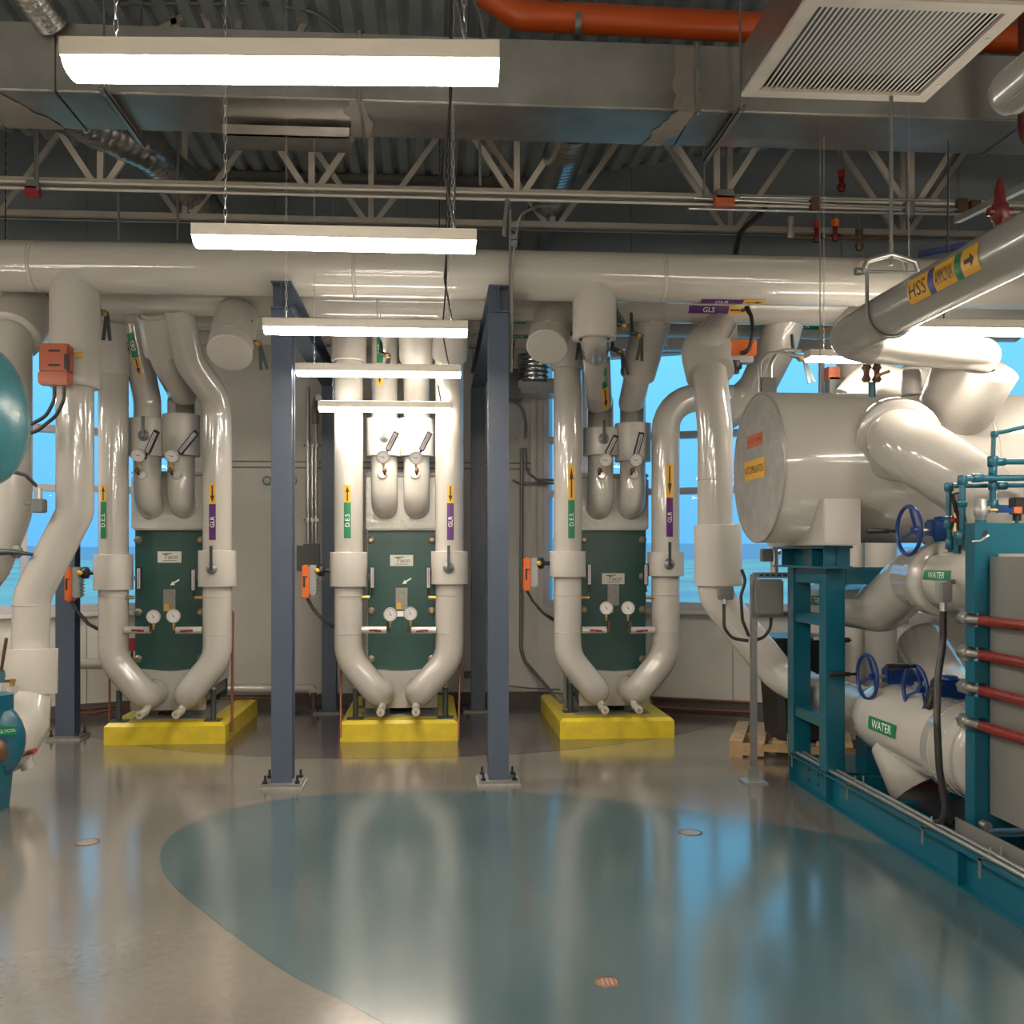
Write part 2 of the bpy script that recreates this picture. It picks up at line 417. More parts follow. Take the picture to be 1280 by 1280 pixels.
wallseg('wall_right_bay', (1.19,10.9), (7.2,8.35), op=(.08,6.2,1.1,3.95), mulls=(.56,1.98,3.07,4.2,5.3), wn='window_2', cols=6)
for nm, A, B in (('wall_left',(-7,-4),(-7,8.6)), ('wall_right',(7.2,8.35),(7.2,-4)), ('wall_behind',(7.2,-4),(-7,-4))):
    Av, d, n_, L = frame2(A, B)
    struct(nm, wbox(MB(),Av,d,n_,0,L,-.2,0,0,TOP), 'wall')
# ribbed deck, ribs running away from the camera
vs = []; fs = []; x = -7.2; prof = []
while x < 7.4:
    prof += [(x,0),(x+.09,0),(x+.115,.055),(x+.155,.055)]; x += .18
for (a, h) in prof: vs += [(a,-4.2,5.95+h),(a,11.05,5.95+h)]
for i in range(len(prof)-1): fs.append((2*i,2*i+1,2*i+3,2*i+2))
ce = struct('ceiling', MB().add(vs, fs), 'deck')
obj('roof_slab', MB().box((-7.2,-4.2,6.01),(7.4,11.1,6.1)), 'seam', ce)
struct('trim_1', MB().box((-2.5,10.78,5.86),(1.19,10.88,5.93)), 'seam')
# ground and low hills outside
gd = struct('ground', MB().add([(-300,8,-.9),(300,8,-.9),(300,500,-.9),(-300,500,-.9)], [(0,1,2,3)]), 'grass')
hp = []
for i in range(61):
    x = -400+i*13.4; hp.append((x, 480+30*math.sin(i*.35), 7+1.5*math.sin(i*.21+1)+.6*math.sin(i*.63)))
hm = MB(); vs = []
for p in hp: vs += [(p[0],p[1]-90,-1),p,(p[0],p[1]+120,-1)]
hm.add(vs, [q for i in range(60) for q in ((3*i,3*i+3,3*i+4,3*i+1),(3*i+1,3*i+4,3*i+5,3*i+2))], True)
struct('hills', hm, 'hill')

# ================================================================ ROOF STEEL
def joist(Y, z, label, x0=-6.9, x1=7.1, first=-2.73, sp=1.72):
    t = thing('roof_joist', label, 'joist', ((x0+x1)/2, Y, z), 'open-web joists under the ribbed deck')
    for s in (-1, 1):
        obj('bottom_chord', MB().box((x0,Y+s*.02,z-.035),(x1,Y+s*.026,z+.03)).box((x0,Y+s*.02,z-.035),(x1,Y+s*.065,z-.028)), 'joist', t)
    obj('top_chord', MB().box((x0,Y-.06,5.885),(x1,Y+.06,5.945)), 'joist', t)
    n0 = int((x0-first)/sp); x = first+n0*sp
    while x < x1-.1:
        obj('web_post', MB().bar((x,Y,z+.02),(x,Y,5.9),.05,.035,(0,1,0)), 'joist', t)
        for s in (-1, 1):
            if x0 < x+s*sp/2 < x1: obj('web_diagonal', MB().bar((x+s*.07,Y-.004*s,z+.02),(x+s*(sp/2-.05),Y-.004*s,5.9),.05,.03,(0,1,0)), 'joist', t)
        x += sp
    return t
joist(8.1, 4.75, 'beige web joist nearest the camera, just above the front white header')
joist(9.1, 4.83, 'beige web joist behind the first one, lower in view over the header', first=-2.3)

# ================================================================ GALVANISED TRUNK DUCT
t = thing('trunk_duct', 'wide rectangular galvanised duct crossing under the whole ceiling', 'duct', (0,7.13,4.9))
cuts = [-7,-3.35,-2.62,-.52,1.9,4.4,7.2]
for a, b in zip(cuts, cuts[1:]):
    obj('duct_section', MB().box((a+.006,6.83,4.9),(b-.006,7.43,5.38), .012), 'duct', t)
for c in cuts[1:-1]:
    obj('seam_flange', MB().box((c-.012,6.815,4.888),(c+.012,7.445,5.39)), 'duct', t)
def patch(x0, x1, slant=0, front=True, seed=0):
    q = random.Random(seed); n = 9; mb = MB(); pts = []
    for s, xx in ((0,x0),(1,x1)):
        row = []
        if front:
            for i in range(n+1): row.append((xx+q.uniform(-.02,.02), 6.825, 5.36-i*(.455/n)))
        for i in range(n+1): row.append((xx+slant*i/n+q.uniform(-.03,.03), 6.825+i*(.605/n), 4.894))
        pts.append(row)
    m_ = len(pts[0]); mb.add(pts[0]+pts[1], [(i,i+1,m_+i+1,m_+i) for i in range(m_-1)])
    return obj('sealant_patch', mb, 'mastic', t)
patch(-3.42,-3.0, .25, True, 1); patch(-.62,-.47, 0, False, 2); patch(1.74,1.92, -.12, True, 3); patch(-4.3,-3.95,.3,False,4)
th_ = thing('hanging_damper', 'flat sheet-metal damper tray slung beneath the trunk duct', 'damper', (-1.1,7.35,4.78))
obj('tray', MB().box((-1.55,7.2,4.79),(-.62,7.46,4.80)).box((-1.55,7.2,4.79),(-.62,7.21,4.87)).box((-1.55,7.45,4.79),(-.62,7.46,4.87)), 'duct', th_)
obj('rod', MB().cyl((-1.5,7.33,4.8),(-1.5,7.33,4.9),.006,6), 'galv', th_); obj('rod', MB().cyl((-.67,7.33,4.8),(-.67,7.33,4.9),.006,6), 'galv', th_)
for (uu, lab) in ((138,'slotted strut channel under the left part of the trunk duct'), (918,'slotted strut channel under the right part of the trunk duct')):
    a = P(uu, 135, 6.85); x = a.x
    h = thing('strut_hanger', lab, 'strut', (x,7.1,4.84))
    obj('channel', MB().box((x-.02,6.66,4.845),(x+.02,7.62,4.855)).box((x-.02,6.66,4.845),(x-.015,7.62,4.885)).box((x+.015,6.66,4.845),(x+.02,7.62,4.885)), 'galv', h)
    for yy in (6.72,7.56): obj('threaded_rod', MB().cyl((x,yy,4.82),(x,yy,5.94),.008,6), 'galvd', h)
# steel rods and braces above the trunk duct
for k, (u0,v0,u1,v1) in enumerate([(196,0,222,34),(300,0,298,34),(410,0,375,38),(240,-4,262,36),(330,-8,190,40)]):
    m_ = MB().bar(P(u0,v0-25,7.8),P(u1,v1+4,7.8),.05,.05,(0,1,0))
    tag(obj('roof_brace', m_, 'joist'), ['short dark steel brace above the duct behind the nearest lamp','thin upright brace above the duct, right of the short one','slanted brace above the duct near the red pipe','leaning brace above the duct left of the upright','long diagonal brace at the top left'][k], 'brace')
tag(obj('conduit', MB().tube([P(150,4,7.6),P(330,4,7.6),P(395,14,7.6),P(430,44,7.6)], .02, 8, fillet=.4), 'galvd'), 'curved flexible conduit dropping behind the trunk duct, top left', 'conduit')

# spiral ducts
def spiral(name, label, pts, r, pitch=.07, collar=None):
    fp = fil([Vector(p) for p in pts], .35, 8) if len(pts) > 2 else [Vector(p) for p in pts]
    path = []; rs = []
    for a, b in zip(fp, fp[1:]):
        L = (b-a).length; n_ = max(1, int(L/(pitch/3)))
        for i in range(n_): path.append(a.lerp(b, i/n_))
    path.append(fp[-1])
    rs = [r+(.006 if i % 3 == 0 else 0) for i in range(len(path))]
    o = obj(name, MB().tube(path, rs, 22), 'spiral'); tag(o, label, 'duct')
    return o
sx1 = P(190,200,8.0).x; sx2 = P(705,215,8.0).x
s1_ = spiral('spiral_duct', 'ribbed round metal duct running back at upper left', [(sx1-.55,7.62,5.12),(sx1-.1,8.2,5.07),(sx1+.05,9.2,5.09),(sx1+.05,10.6,5.09)], .165)
s2_ = spiral('spiral_duct', 'ribbed round metal duct running back near the middle', [(sx2,7.45,5.07),(sx2,10.5,5.07)], .165)
spiral('spiral_duct', 'short ribbed round duct at the top left corner', [P(28,-22,6.5),P(64,26,6.8)], .12, pitch=.05)

# ================================================================ FIXTURES
def chain_mesh(z0, z1):
    mb = MB(); z = z0; k = 0
    while z < z1:
        d = Vector((.006,0,0)) if k % 2 else Vector((0,.006,0))
        c = [Vector((0,0,z)), Vector((0,0,z))+d+Vector((0,0,.012)), Vector((0,0,z))+d+Vector((0,0,.036)), Vector((0,0,z+.048)), Vector((0,0,z+.036))-d, Vector((0,0,z+.012))-d]
        mb.tube(c, .0017, 4, closed=True); z += .04; k += 1
    return mb
FZ = 3.03
def make_fixture(top=5.94):
    t = thing('hanging_lamp', 'nearest and largest lit strip lamp, in front of the trunk duct', 'lamp', (-.42,2.66,FZ), 'strip lamps hanging on chains')
    x0, x1 = -1.03, .19; Y = 2.66
    obj('housing', MB().prism([(x0,Y-.072,FZ+.032),(x0,Y-.072,FZ+.082),(x0,Y-.05,FZ+.09),(x0,Y+.05,FZ+.09),(x0,Y+.072,FZ+.082),(x0,Y+.072,FZ+.032)], (1.22,0,0)), 'white', t)
    pr = [(x0+.004,Y+.066*math.cos(R(a)),FZ+.031+.031*math.sin(R(a))) for a in range(180,361,15)]
    obj('lens', MB().prism(pr, (1.212,0,0)), 'lens', t)
    obj('added_uplight', MB().box((x0+.02,Y-.035,FZ+.0905),(x1-.02,Y+.035,FZ+.093)), 'uplight_fill', t)  # unseen glowing strip added on the housing to brighten the ceiling
    for xx in (x0+.13, x1-.1):
        stuff(obj('chain', MB().add([v+Vector((xx,Y,0)) for v in chain_mesh(FZ+.09,top).v], chain_mesh(FZ+.09,top).f, True), 'galv', t))
    obj('feed_cable', MB().tube([(x1-.09,Y,FZ+.09),(x1-.14,Y,FZ+.35),(x1-.11,Y,FZ+.7),(x1-.1,Y,top-.02)], .006, 6, fillet=.2), 'rubber', t)
    return t
L1 = make_fixture()
L2 = make_fixture(4.85); L2.location = (-.40,7.22,FZ-.01); ORG[L2.name] = Vector(L2.location); L2['label'] = 'fourth strip lamp from the camera, over the middle heat exchanger'
for (dx, Y, dz, lab) in [
    (.0,4.24,0,'second lit strip lamp from the camera, just above the white header in view'),
    (.02,5.85,-.01,'third strip lamp from the camera, between the two slate steel beams'),
    (-.0,8.53,-.08,'farthest and smallest strip lamp, low in front of the middle heat exchanger'),
    (3.85,5.78,.03,'lit strip lamp behind the shade-grey ammonia pipe at right'),
    (3.9,7.15,.15,'lit strip lamp farther back, just above the big white vessel'),
    (-3.72,8.44,.0,'strip lamp glimpsed against the window at far left'),
    ]:
    if Y == 7.15: dup(L2, (dx-.02, -.02, dz), lab)
    else:
        q_ = dup(L1, (dx, Y-2.66, dz), lab)
        if Y == 8.53: q_.scale = (.95, 1, 1)
for (x, Y) in [(-3.7,6.3),(-3.7,4.9),(-3.7,3.4),(-3.7,2.0),(-3.7,.9),(-3.7,-1),(0,.9),(0,-1),(0,-2.6),(3.9,3.9),(3.9,2.4),(3.9,.9),(3.9,-1),(3.9,-2.6)]:
    dup(L1, (x, Y-2.66, 0), 'strip lamp of the same kind hanging outside the picture')

L1.rotation_euler = (0,0,-.05); L1.location.y = 2.77; L1.location.z = FZ+.02
# return-air grille box
gx0, gx1, gy0, gy1, gz = 1.75, 2.83, 4.38, 5.36, 4.3
t = thing('return_grille', 'large square louvred air grille with aluminium frame, top right', 'grille', ((gx0+gx1)/2,(gy0+gy1)/2,gz))
fr_ = MB(); b_ = .075
fr_.box((gx0,gy0,gz),(gx1,gy0+b_,gz+.02)).box((gx0,gy1-b_,gz),(gx1,gy1,gz+.02)).box((gx0,gy0+b_,gz),(gx0+b_,gy1-b_,gz+.02)).box((gx1-b_,gy0+b_,gz),(gx1,gy1-b_,gz+.02))
obj('frame', fr_, 'joist', t)
bx_ = MB().box((gx0,gy0,gz+.021),(gx0+.01,gy1,gz+.26)).box((gx1-.01,gy0,gz+.021),(gx1,gy1,gz+.26)).box((gx0,gy0,gz+.021),(gx1,gy0+.01,gz+.26)).box((gx0,gy1-.01,gz+.021),(gx1,gy1,gz+.26)).box((gx0,gy0,gz+.26),(gx1,gy1,gz+.27))
obj('plenum', bx_, 'duct', t)
obj('liner', MB().box((gx0+.012,gy0+.012,gz+.06),(gx1-.012,gy1-.012,gz+.07)), 'black', t)
ns = 34
for i in range(ns):
    x = gx0+b_+(gx1-gx0-2*b_)*(i+.5)/ns
    obj('louvre_blade', MB().obox((x,(gy0+gy1)/2,gz+.018), (.0042,0,-.0015), (0,(gy1-gy0)/2-b_,0), (.0004,0,.0012)), 'plate', t)
obj('duct_neck', MB().box((gx0+.25,gy0+.2,gz+.27),(gx1-.25,gy1-.2,5.94)), 'duct', t)
for a_ in ((gx1-.03,gy0+.3),(gx1-.03,gy1-.2)): obj('screw', MB().cyl((a_[0],a_[1],gz-.004),(a_[0],a_[1],gz+.001),.01,8), 'galv', t)
# round-ended unlit luminaire top right
a = Vector((1.83,2.98,3.16)); b = Vector((1.83,1.75,3.16))
t = thing('unlit_lamp', 'unlit round-ended grey lamp cut off by the right edge, top', 'lamp', (1.83,2.4,3.1))
obj('body', MB().lathe(a, (0,-1,0), [(0,.02),(.01,.045),(.03,.066),(.07,.075),(1.2,.075),(1.23,.03)], 20), 'pvc_grey_and_shade', t)
for s in (-1,1): obj('edge_trim', MB().bar((1.83+s*.05,2.9,3.104),(1.83+s*.05,1.78,3.104),.006,.006), 'galv', t)
obj('cord', MB().cyl((1.83,2.3,3.23),(1.83,2.3,5.9),.005,6), 'galvd', t)

# ================================================================ HEADERS
def pipe(label, pts, r, group=None, fillet=.22, m='pvc', n=26, steps=7, name='insulated_pipe', cat='pipe'):
    o = obj(name, MB().tube(pts, r, n, fillet=fillet, steps=steps), m)
    return tag(o, label, cat, group)
def sleeve(par, p, q, r, inner=None, m='pvc_matt', name='valve_sleeve', lip=True):
    p, q = Vector(p), Vector(q); L = (q-p).length; ri = inner or r*.6
    return obj(name, MB().lathe(p, q-p, [(.0,ri),(0,r),(.006,r+.001),(L-.006,r+.001),(L,r),(L,ri)], 30, cap=False), m, par)
def band(par, c, a, r, w_=.012, m='pvc'):
    c, a = Vector(c), Vector(a).normalized()
    return obj('joint_band', MB().lathe(c-a*w_/2, a, [(0,r),(0,r+.0025),(w_,r+.0025),(w_,r)], 26, cap=False), m, par)
HD = []
for k, (Y, z, r, lab) in enumerate([(7.5,3.88,.193,'frontmost white overhead header pipe spanning the room'), (8.13,3.87,.19,'second white header pipe, showing just below the front one'),
        (8.74,3.87,.17,'third white header pipe, behind the second'), (9.25,3.85,.17,'rearmost white header pipe, nearest the wall')]):
    o = pipe(lab, [([-6.9,-6.9,-6.1,-5.1][k],Y,z),([7.1,7.1,5.5,4.4][k],Y,z)], r, 'white header pipes overhead'); HD.append(o)
    for x in (-4.9,-3.0,-.6,1.8,3.7):
        band(o, (x+.15*k,Y,z), (1,0,0), r, .03)
def lab_on_header(o, u, v, Y, z, r, txt, col_, ln, h, arrow, alen, flip=1):
    x = P(u, v, Y).x
    # facing: towards the camera and down
    ang = math.atan2(z-EYE, Y)
    phi = {'a':0}.get('z', ang)
    return x
def hmark(o, u0, u1, v, Y, z, r, txt, colr, arrow, ualen, th=.62):
    # find the angle on the pipe whose picture height is v
    best = None
    for k in range(0, 91):
        a_ = R(k); y = Y-r*math.cos(a_); zz = z-r*math.sin(a_)
        c = P((u0+u1)/2, v, y); d = abs(c.z-zz)
        if best is None or d < best[0]: best = (d, a_, y)
    a_, y = best[1], best[2]
    xa, xb = P(u0,v,y).x, P(u1,v,y).x
    al = abs(P(u1+ualen,v,y).x-xb) if ualen else 0
    marker(o, ((xa+xb)/2,Y,z), (1,0,0), (0,-math.cos(a_),-math.sin(a_)), r, txt, colr, xb-xa, .07, arrow, al, 1, th=th)
hmark(HD[0], 876, 929, 377, 7.5, 3.88, .193, 'GLR', 'lpurple', (1,1), 27)
hmark(HD[1], 861, 911, 387, 8.13, 3.87, .19, 'GLS', 'lpurple', (1,1), 26)
hmark(HD[2], 640, 658, 400, 8.74, 3.87, .17, 'ERR', 'lgreen', 0, 0)
hmark(HD[2], 990, 1024, 407, 8.74, 3.87, .17, 'E.R', 'lgreen', (-1,1), 18)
hmark(HD[3], 638, 660, 418, 9.25, 3.85, .17, 'ERS', 'lgreen', 0, 0)

# ================================================================ SLATE STEEL COLUMNS AND BEAMS
def hsection(mb, x, y, z0, z1, b=.15, d=.15, tf=.012, tw=.01):
    mb.box((x-b/2,y-d/2,z0),(x+b/2,y-d/2+tf,z1)); mb.box((x-b/2,y+d/2-tf,z0),(x+b/2,y+d/2,z1)); mb.box((x-tw/2,y-d/2+tf,z0),(x+tw/2,y+d/2-tf,z1)); return mb
def column(x, y, z1, label, b=.15, d=.15):
    t = thing('steel_column', label, 'column', (x,y,0), 'slate blue steel columns')
    obj('shaft', hsection(MB(), x, y, .03, z1, b, d), 'steel', t)
    bp = obj('base_plate', MB().box((x-.15,y-.13,.012),(x+.15,y+.13,.03)), 'greybox', t)
    obj('grout', MB().box((x-.16,y-.14,0),(x+.16,y+.14,.012)), 'concrete', t)
    for sx in (-1,1):
        for sy in (-1,1):
            obj('anchor_bolt', MB().cyl((x+sx*.115,y+sy*.095,.03),(x+sx*.115,y+sy*.095,.09),.009,8).cyl((x+sx*.115,y+sy*.095,.03),(x+sx*.115,y+sy*.095,.048),.018,6), 'black', t)
    return t
xl = P(354,900,7.15).x; xr = P(622.5,900,7.15).x
column(xl, 7.15, 3.48, 'slate blue steel column standing front left of the middle exchanger')
column(xr, 7.15, 3.48, 'slate blue steel column standing front right of the middle exchanger')
column(P(412,800,10.35).x, 10.35, 3.48, 'slate blue steel column behind, at the rear end of the left beam')
column(P(597.5,800,10.35).x, 10.35, 3.48, 'slate blue steel column behind, at the rear end of the right beam')
column(P(85,800,9.1).x, 9.1, 3.48, 'slate blue steel column left of the left exchanger, under the orange actuator', .17, .15)
column(P(1081,780,9.2).x, 9.2, 3.48, 'slate blue steel column behind the teal frame at right', .09, .15)
for (x0_, x1_, lab) in ((xl, P(412,480,10.35).x, 'slate blue steel beam on the two left columns'), (xr, P(597.5,480,10.35).x, 'slate blue steel beam on the two right columns')):
    t = thing('steel_beam', lab, 'beam', (x0_,7.1,3.48), 'slate blue steel beams under the headers')
    A, d, n_, L = frame2((x0_,7.05),(x1_,10.45)); mb = MB()
    wbox(mb,A,d,n_,0,L,-.075,.075,3.481,3.493); wbox(mb,A,d,n_,0,L,-.075,.075,3.668,3.68); wbox(mb,A,d,n_,0,L,-.005,.005,3.493,3.668)
    obj('rolled_section', mb, 'steel', t)
    obj('end_stiffener', wbox(MB(),A,d,n_,.1,.108,.0055,.074,3.494,3.667), 'steel', t); obj('end_stiffener', wbox(MB(),A,d,n_,.1,.108,-.074,-.0055,3.494,3.667), 'steel', t)

# ================================================================ HEAT EXCHANGERS
PADY0, PADY1, PADZ = 8.72, 10.3, .19
UC = [207, 499, 771]
X0 = [P(u,700,8.75).x for u in UC]
WHO = ['left', 'middle', 'right']
def zy(v, u, Y): return P(u, v, Y).z
def make_pad(x):
    t = thing('equipment_pad', 'yellow painted concrete pad under the left heat exchanger', 'pad', (x,9.5,0), 'yellow equipment pads')
    c = .03; x0, x1 = x-.53, x+.53
    mb = MB()
    o = [(x0,PADY0),(x1,PADY0),(x1,PADY1),(x0,PADY1)]; i_ = [(x0+c,PADY0+c),(x1-c,PADY0+c),(x1-c,PADY1-c),(x0+c,PADY1-c)]
    vs = [(a,b,0) for a,b in o]+[(a,b,PADZ-c) for a,b in o]+[(a,b,PADZ) for a,b in i_]
    fs = [(0,3,2,1),(8,9,10,11)]
    for k in range(4):
        j = (k+1)%4; fs += [(k,j,j+4,k+4),(k+4,j+4,j+8,k+8)]
    obj('painted_curb', mb.add(vs, fs), 'yellow', t)
    obj('bare_top', MB().box((x-.36,PADY0+.2,PADZ),(x+.36,PADY1-.08,PADZ+.002)), 'concrete', t)
    return t
pad = make_pad(X0[0])
dup(pad, (X0[1]-X0[0],0,0), 'yellow painted concrete pad under the middle heat exchanger')
dup(pad, (X0[2]-X0[0],0,0), 'yellow painted concrete pad under the right heat exchanger')

def make_hx(k):
    x = P(UC[k]+[5,3,-4.5][k], 760, 9.1).x
    lab = ['plate heat exchanger with dark green front, leftmost of three', 'plate heat exchanger with dark green front, middle one under the strip lamps', 'plate heat exchanger with dark green front, right one before the window'][k]
    t = thing('heat_exchanger', lab, 'heat exchanger', (x,9.6,PADZ), 'green-fronted plate heat exchangers')
    zt = zy(663, UC[k], 9.1); zb = zy(837, UC[k], 9.1)
    obj('plate_core', MB().box((x-.30,9.16,.30),(x+.30,10.1,2.42)), 'greybox', t)
    obj('front_plate', MB().box((x-.315,9.1,.3),(x+.315,9.15,2.05), .006), 'green', t)
    obj('rear_plate', MB().box((x-.315,10.1,.19),(x+.315,10.14,2.5), .006), 'green', t)
    for s in (-1,1):
        obj('side_jacket', MB().box((x+s*.305,9.17,.42),(x+s*.335,10.09,2.45), .008), 'pvc_matt', t)
        obj('foot', MB().box((x+s*.2-.09,9.12,PADZ),(x+s*.2+.09,9.22,.26)), 'greybox', t)
    # lower jacket with a dished top edge
    pr = [(x-.335,9.03,.255),(x+.335,9.03,.255),(x+.335,9.03,.55)]+[(x+.335-.67*q/8,9.03,zb+.012*math.cos(q*PI/4)+.0) for q in range(1,8)]+[(x-.335,9.03,.55)]
    obj('lower_jacket', MB().prism(pr, (0,.068,0)), 'pvc_matt', t)
    obj('upper_jacket', MB().box((x-.33,9.03,zt),(x+.33,9.098,2.42), .015), 'foil', t)
    obj('jacket_cap', MB().box((x-.33,9.03,2.425),(x+.33,10.05,2.46), .01), 'pvc_matt', t)
    for zz in (zt-.09, zt-.44, zt-.76, zb+.10):
        for s in (-1,1):
            nb = obj('tie_bolt_washer', MB().lathe((x+s*.285,9.099,zz), (0,-1,0), [(0,.036),(.012,.036),(.014,.022),(.02,.02)], 16), 'tag', t)
            obj('nut', MB().lathe((x+s*.285,9.079,zz), (0,-1,0), [(0,.018),(.02,.018)], 6), 'brass', nb)
    zn = [1.668,1.635,1.46][k]
    npz = obj('name_plate', MB().box((x-.108,9.094,zn-.052),(x+.108,9.0995,zn+.052)), 'plate', t)
    flat_text(npz, (x+.015,9.094,zn+.002), (1,0,0), (0,0,1), 'Taco', .04, 'ink', squeeze=1.15, shear=.25)
    obj('logo_swoosh', MB().add([(x-.075,9.0932,zn+.034),(x-.055,9.0932,zn+.022),(x+.02,9.0932,zn+.03),(x+.03,9.0932,zn+.038)], [(0,1,2,3)]), 'lgreen', npz)
    obj('fine_print', MB().box((x-.06,9.0925,zn-.036),(x+.065,9.0935,zn-.031)), 'handle', npz)
    zd = [zy(750,207,9.1),zy(748,502,9.1),zy(743,766,9.1)][k]
    dp = obj('data_plate', MB().box((x-.055,9.093,zd-.105),(x+.055,9.0995,zd+.1)), 'tag', t)
    obj('stamped_label', MB().box((x-.045,9.0905,zd-.1),(x-.005,9.0925,zd-.04)), 'lyellow', dp) if k < 2 else None
    if k < 2:
        a0 = Vector((x+.09,9.095,zd+.19)); d = Vector((-.84,0,-.54)); b = Vector((-.54,0,.84))
        obj('arrow_sticker', MB().prism([a0+d*(p*.1+.05)+b*q*.055 for p,q in ARROW], (0,-.002,0)), 'lwhite', t)
    if k > 0:
        obj('unit_label', MB().box((x+[0,-.03,-.055][k]-.03,9.09,zd-.17),(x+[0,-.03,-.055][k]+.05,9.0995,zd-.12)), 'lwhite', t)
    return t
for k in range(3): make_hx(k)

# gauges and thermometers -----------------------------------------------------
def make_gauge(c, tilt=0, stem=.07, lab='', needle=40):
    c = Vector(c); a = Vector((0,-math.cos(tilt),-math.sin(tilt))); up = Vector((0,-math.sin(tilt),math.cos(tilt)))
    t = thing('pressure_gauge', lab, 'gauge', c-up*.07-Vector((0,0,stem)), 'round dial gauges')
    obj('case', MB().lathe(c-a*.03, a, [(0,.04),(.004,.055),(.03,.057),(.033,.062),(.04,.062),(.04,.054),(.034,.053)], 24), 'grey', t)
    d = obj('dial', MB().lathe(c+a*.0045, a, [(0,.053),(.002,.0525)], 24), 'dial', t)
    e = a.cross(up).normalized()*-1
    tk = MB()
    for q in range(11):
        th = R(225-27*q); v = e*math.cos(th)+up*math.sin(th); s = v.cross(a)
        tk.add([c+a*.0072+v*.038-s*.0015, c+a*.0072+v*.038+s*.0015, c+a*.0072+v*.047+s*.0015, c+a*.0072+v*.047-s*.0015], [(0,1,2,3)])
    obj('tick_marks', tk, 'ink', d)
    v = e*math.cos(R(needle))+up*math.sin(R(needle)); s = v.cross(a)
    obj('needle', MB().add([c+a*.009-v*.012-s*.004, c+a*.009-v*.012+s*.004, c+a*.009+v*.038], [(0,1,2)]), 'ink', d)
    obj('stem', MB().cyl(c-up*.058, c-up*.07-Vector((0,0,stem)), .008, 10).cyl(c-up*.066, c-up*.084, .014, 6), 'brass', t)
    return t
def make_thermo(c, up, length=.23, w=.045, lab='', bulb=True):
    c = Vector(c); up = Vector(up).normalized(); a = Vector((0,-1,0)); a = (a-up*a.dot(up)).normalized(); e = up.cross(a)
    t = thing('thermometer', lab, 'thermometer', c-up*(length/2+.06), 'strip thermometers')
    obj('case', MB().obox(c, e*w/2, a*.016, up*length/2), 'black', t)
    sc_ = obj('scale', MB().obox(c+a*.0175, e*w*.3, a*.0014, up*length*.45), 'thermo', t)
    obj('glass_tube', MB().cyl(c+a*.02-up*length*.42, c+a*.02+up*length*.42, .002, 6), 'redrod', sc_)
    obj('stem', MB().cyl(c-up*length/2, c-up*(length/2+.045), .012, 10).cyl(c-up*(length/2+.045), c-up*(length/2+.06), .018, 8), 'black', t)
    return t
g0 = make_gauge(P(488,768,8.56), 0, .045, 'round dial gauge, left one low on the middle exchanger', 120)
gpos = [(192,771,'left one low on the left exchanger'),(217,770,'right one low on the left exchanger'),(513,767,'right one low on the middle exchanger'),(758,760,'left one low on the right exchanger'),(785,760,'right one low on the right exchanger')]
for u, v, lb in gpos: dup(g0, P(u,v,8.56)-P(488,768,8.56), 'round dial gauge, '+lb)
g1 = make_gauge(P(479,571,8.62), .35, .05, 'round dial gauge, left one high above the middle exchanger', 170)
for u, v, lb in [(520,572,'right one high above the middle exchanger'),(173,569,'left one high above the left exchanger'),(215,570,'right one high above the left exchanger'),(757,575,'left one high above the right exchanger'),(795,575,'right one high above the right exchanger')]:
    dup(g1, P(u,v,8.62)-P(479,571,8.62), 'round dial gauge, '+lb)
t0_ = make_thermo(P(465.5,722,8.72), (0,0,1), .2, .045, 'upright strip thermometer left of the middle exchanger name plate')
for u, v, lb in [(535.5,722,'right of the middle exchanger name plate'),(174,723,'left of the left exchanger name plate'),(242,725,'right of the left exchanger name plate'),(736.5,718,'left of the right exchanger name plate'),(807,718,'right of the right exchanger name plate')]:
    dup(t0_, P(u,v,8.72)-P(465.5,722,8.72), 'upright strip thermometer '+lb)
for (u0,v0,u1,v1,lb) in [(485,562,496,540,'left of two above the middle exchanger'),(527,562,538,540,'right of two above the middle exchanger'),(184,566,196,539,'left of two above the left exchanger'),(225,566,246,540,'right of two above the left exchanger'),(759,567,770,545,'left of two above the right exchanger'),(795,568,802,541,'right of two above the right exchanger')]:
    a = P(u0,v0,8.66); b = P(u1,v1,8.56)
    make_thermo((a+b)/2, b-a, (b-a).length, .05, 'slanting strip thermometer, '+lb)

def lever(par, c, ln=.2, label=None):
    c = Vector(c)
    d = obj('valve_dial', MB().lathe(c+Vector((0,.03,0)), (0,-1,0), [(0,.02),(.012,.02),(.012,.048),(.02,.05),(.026,.046),(.026,.012),(.04,.012)], 20), 'galvd', par)
    obj('lever', MB().obox(c+Vector((0,-.012,ln/2)), (.013,0,0), (0,.006,0), (0,0,ln/2)).lathe(c+Vector((0,-.006,0)), (0,-1,0), [(0,.018),(.014,.018)], 12), 'handle', d)
    return d
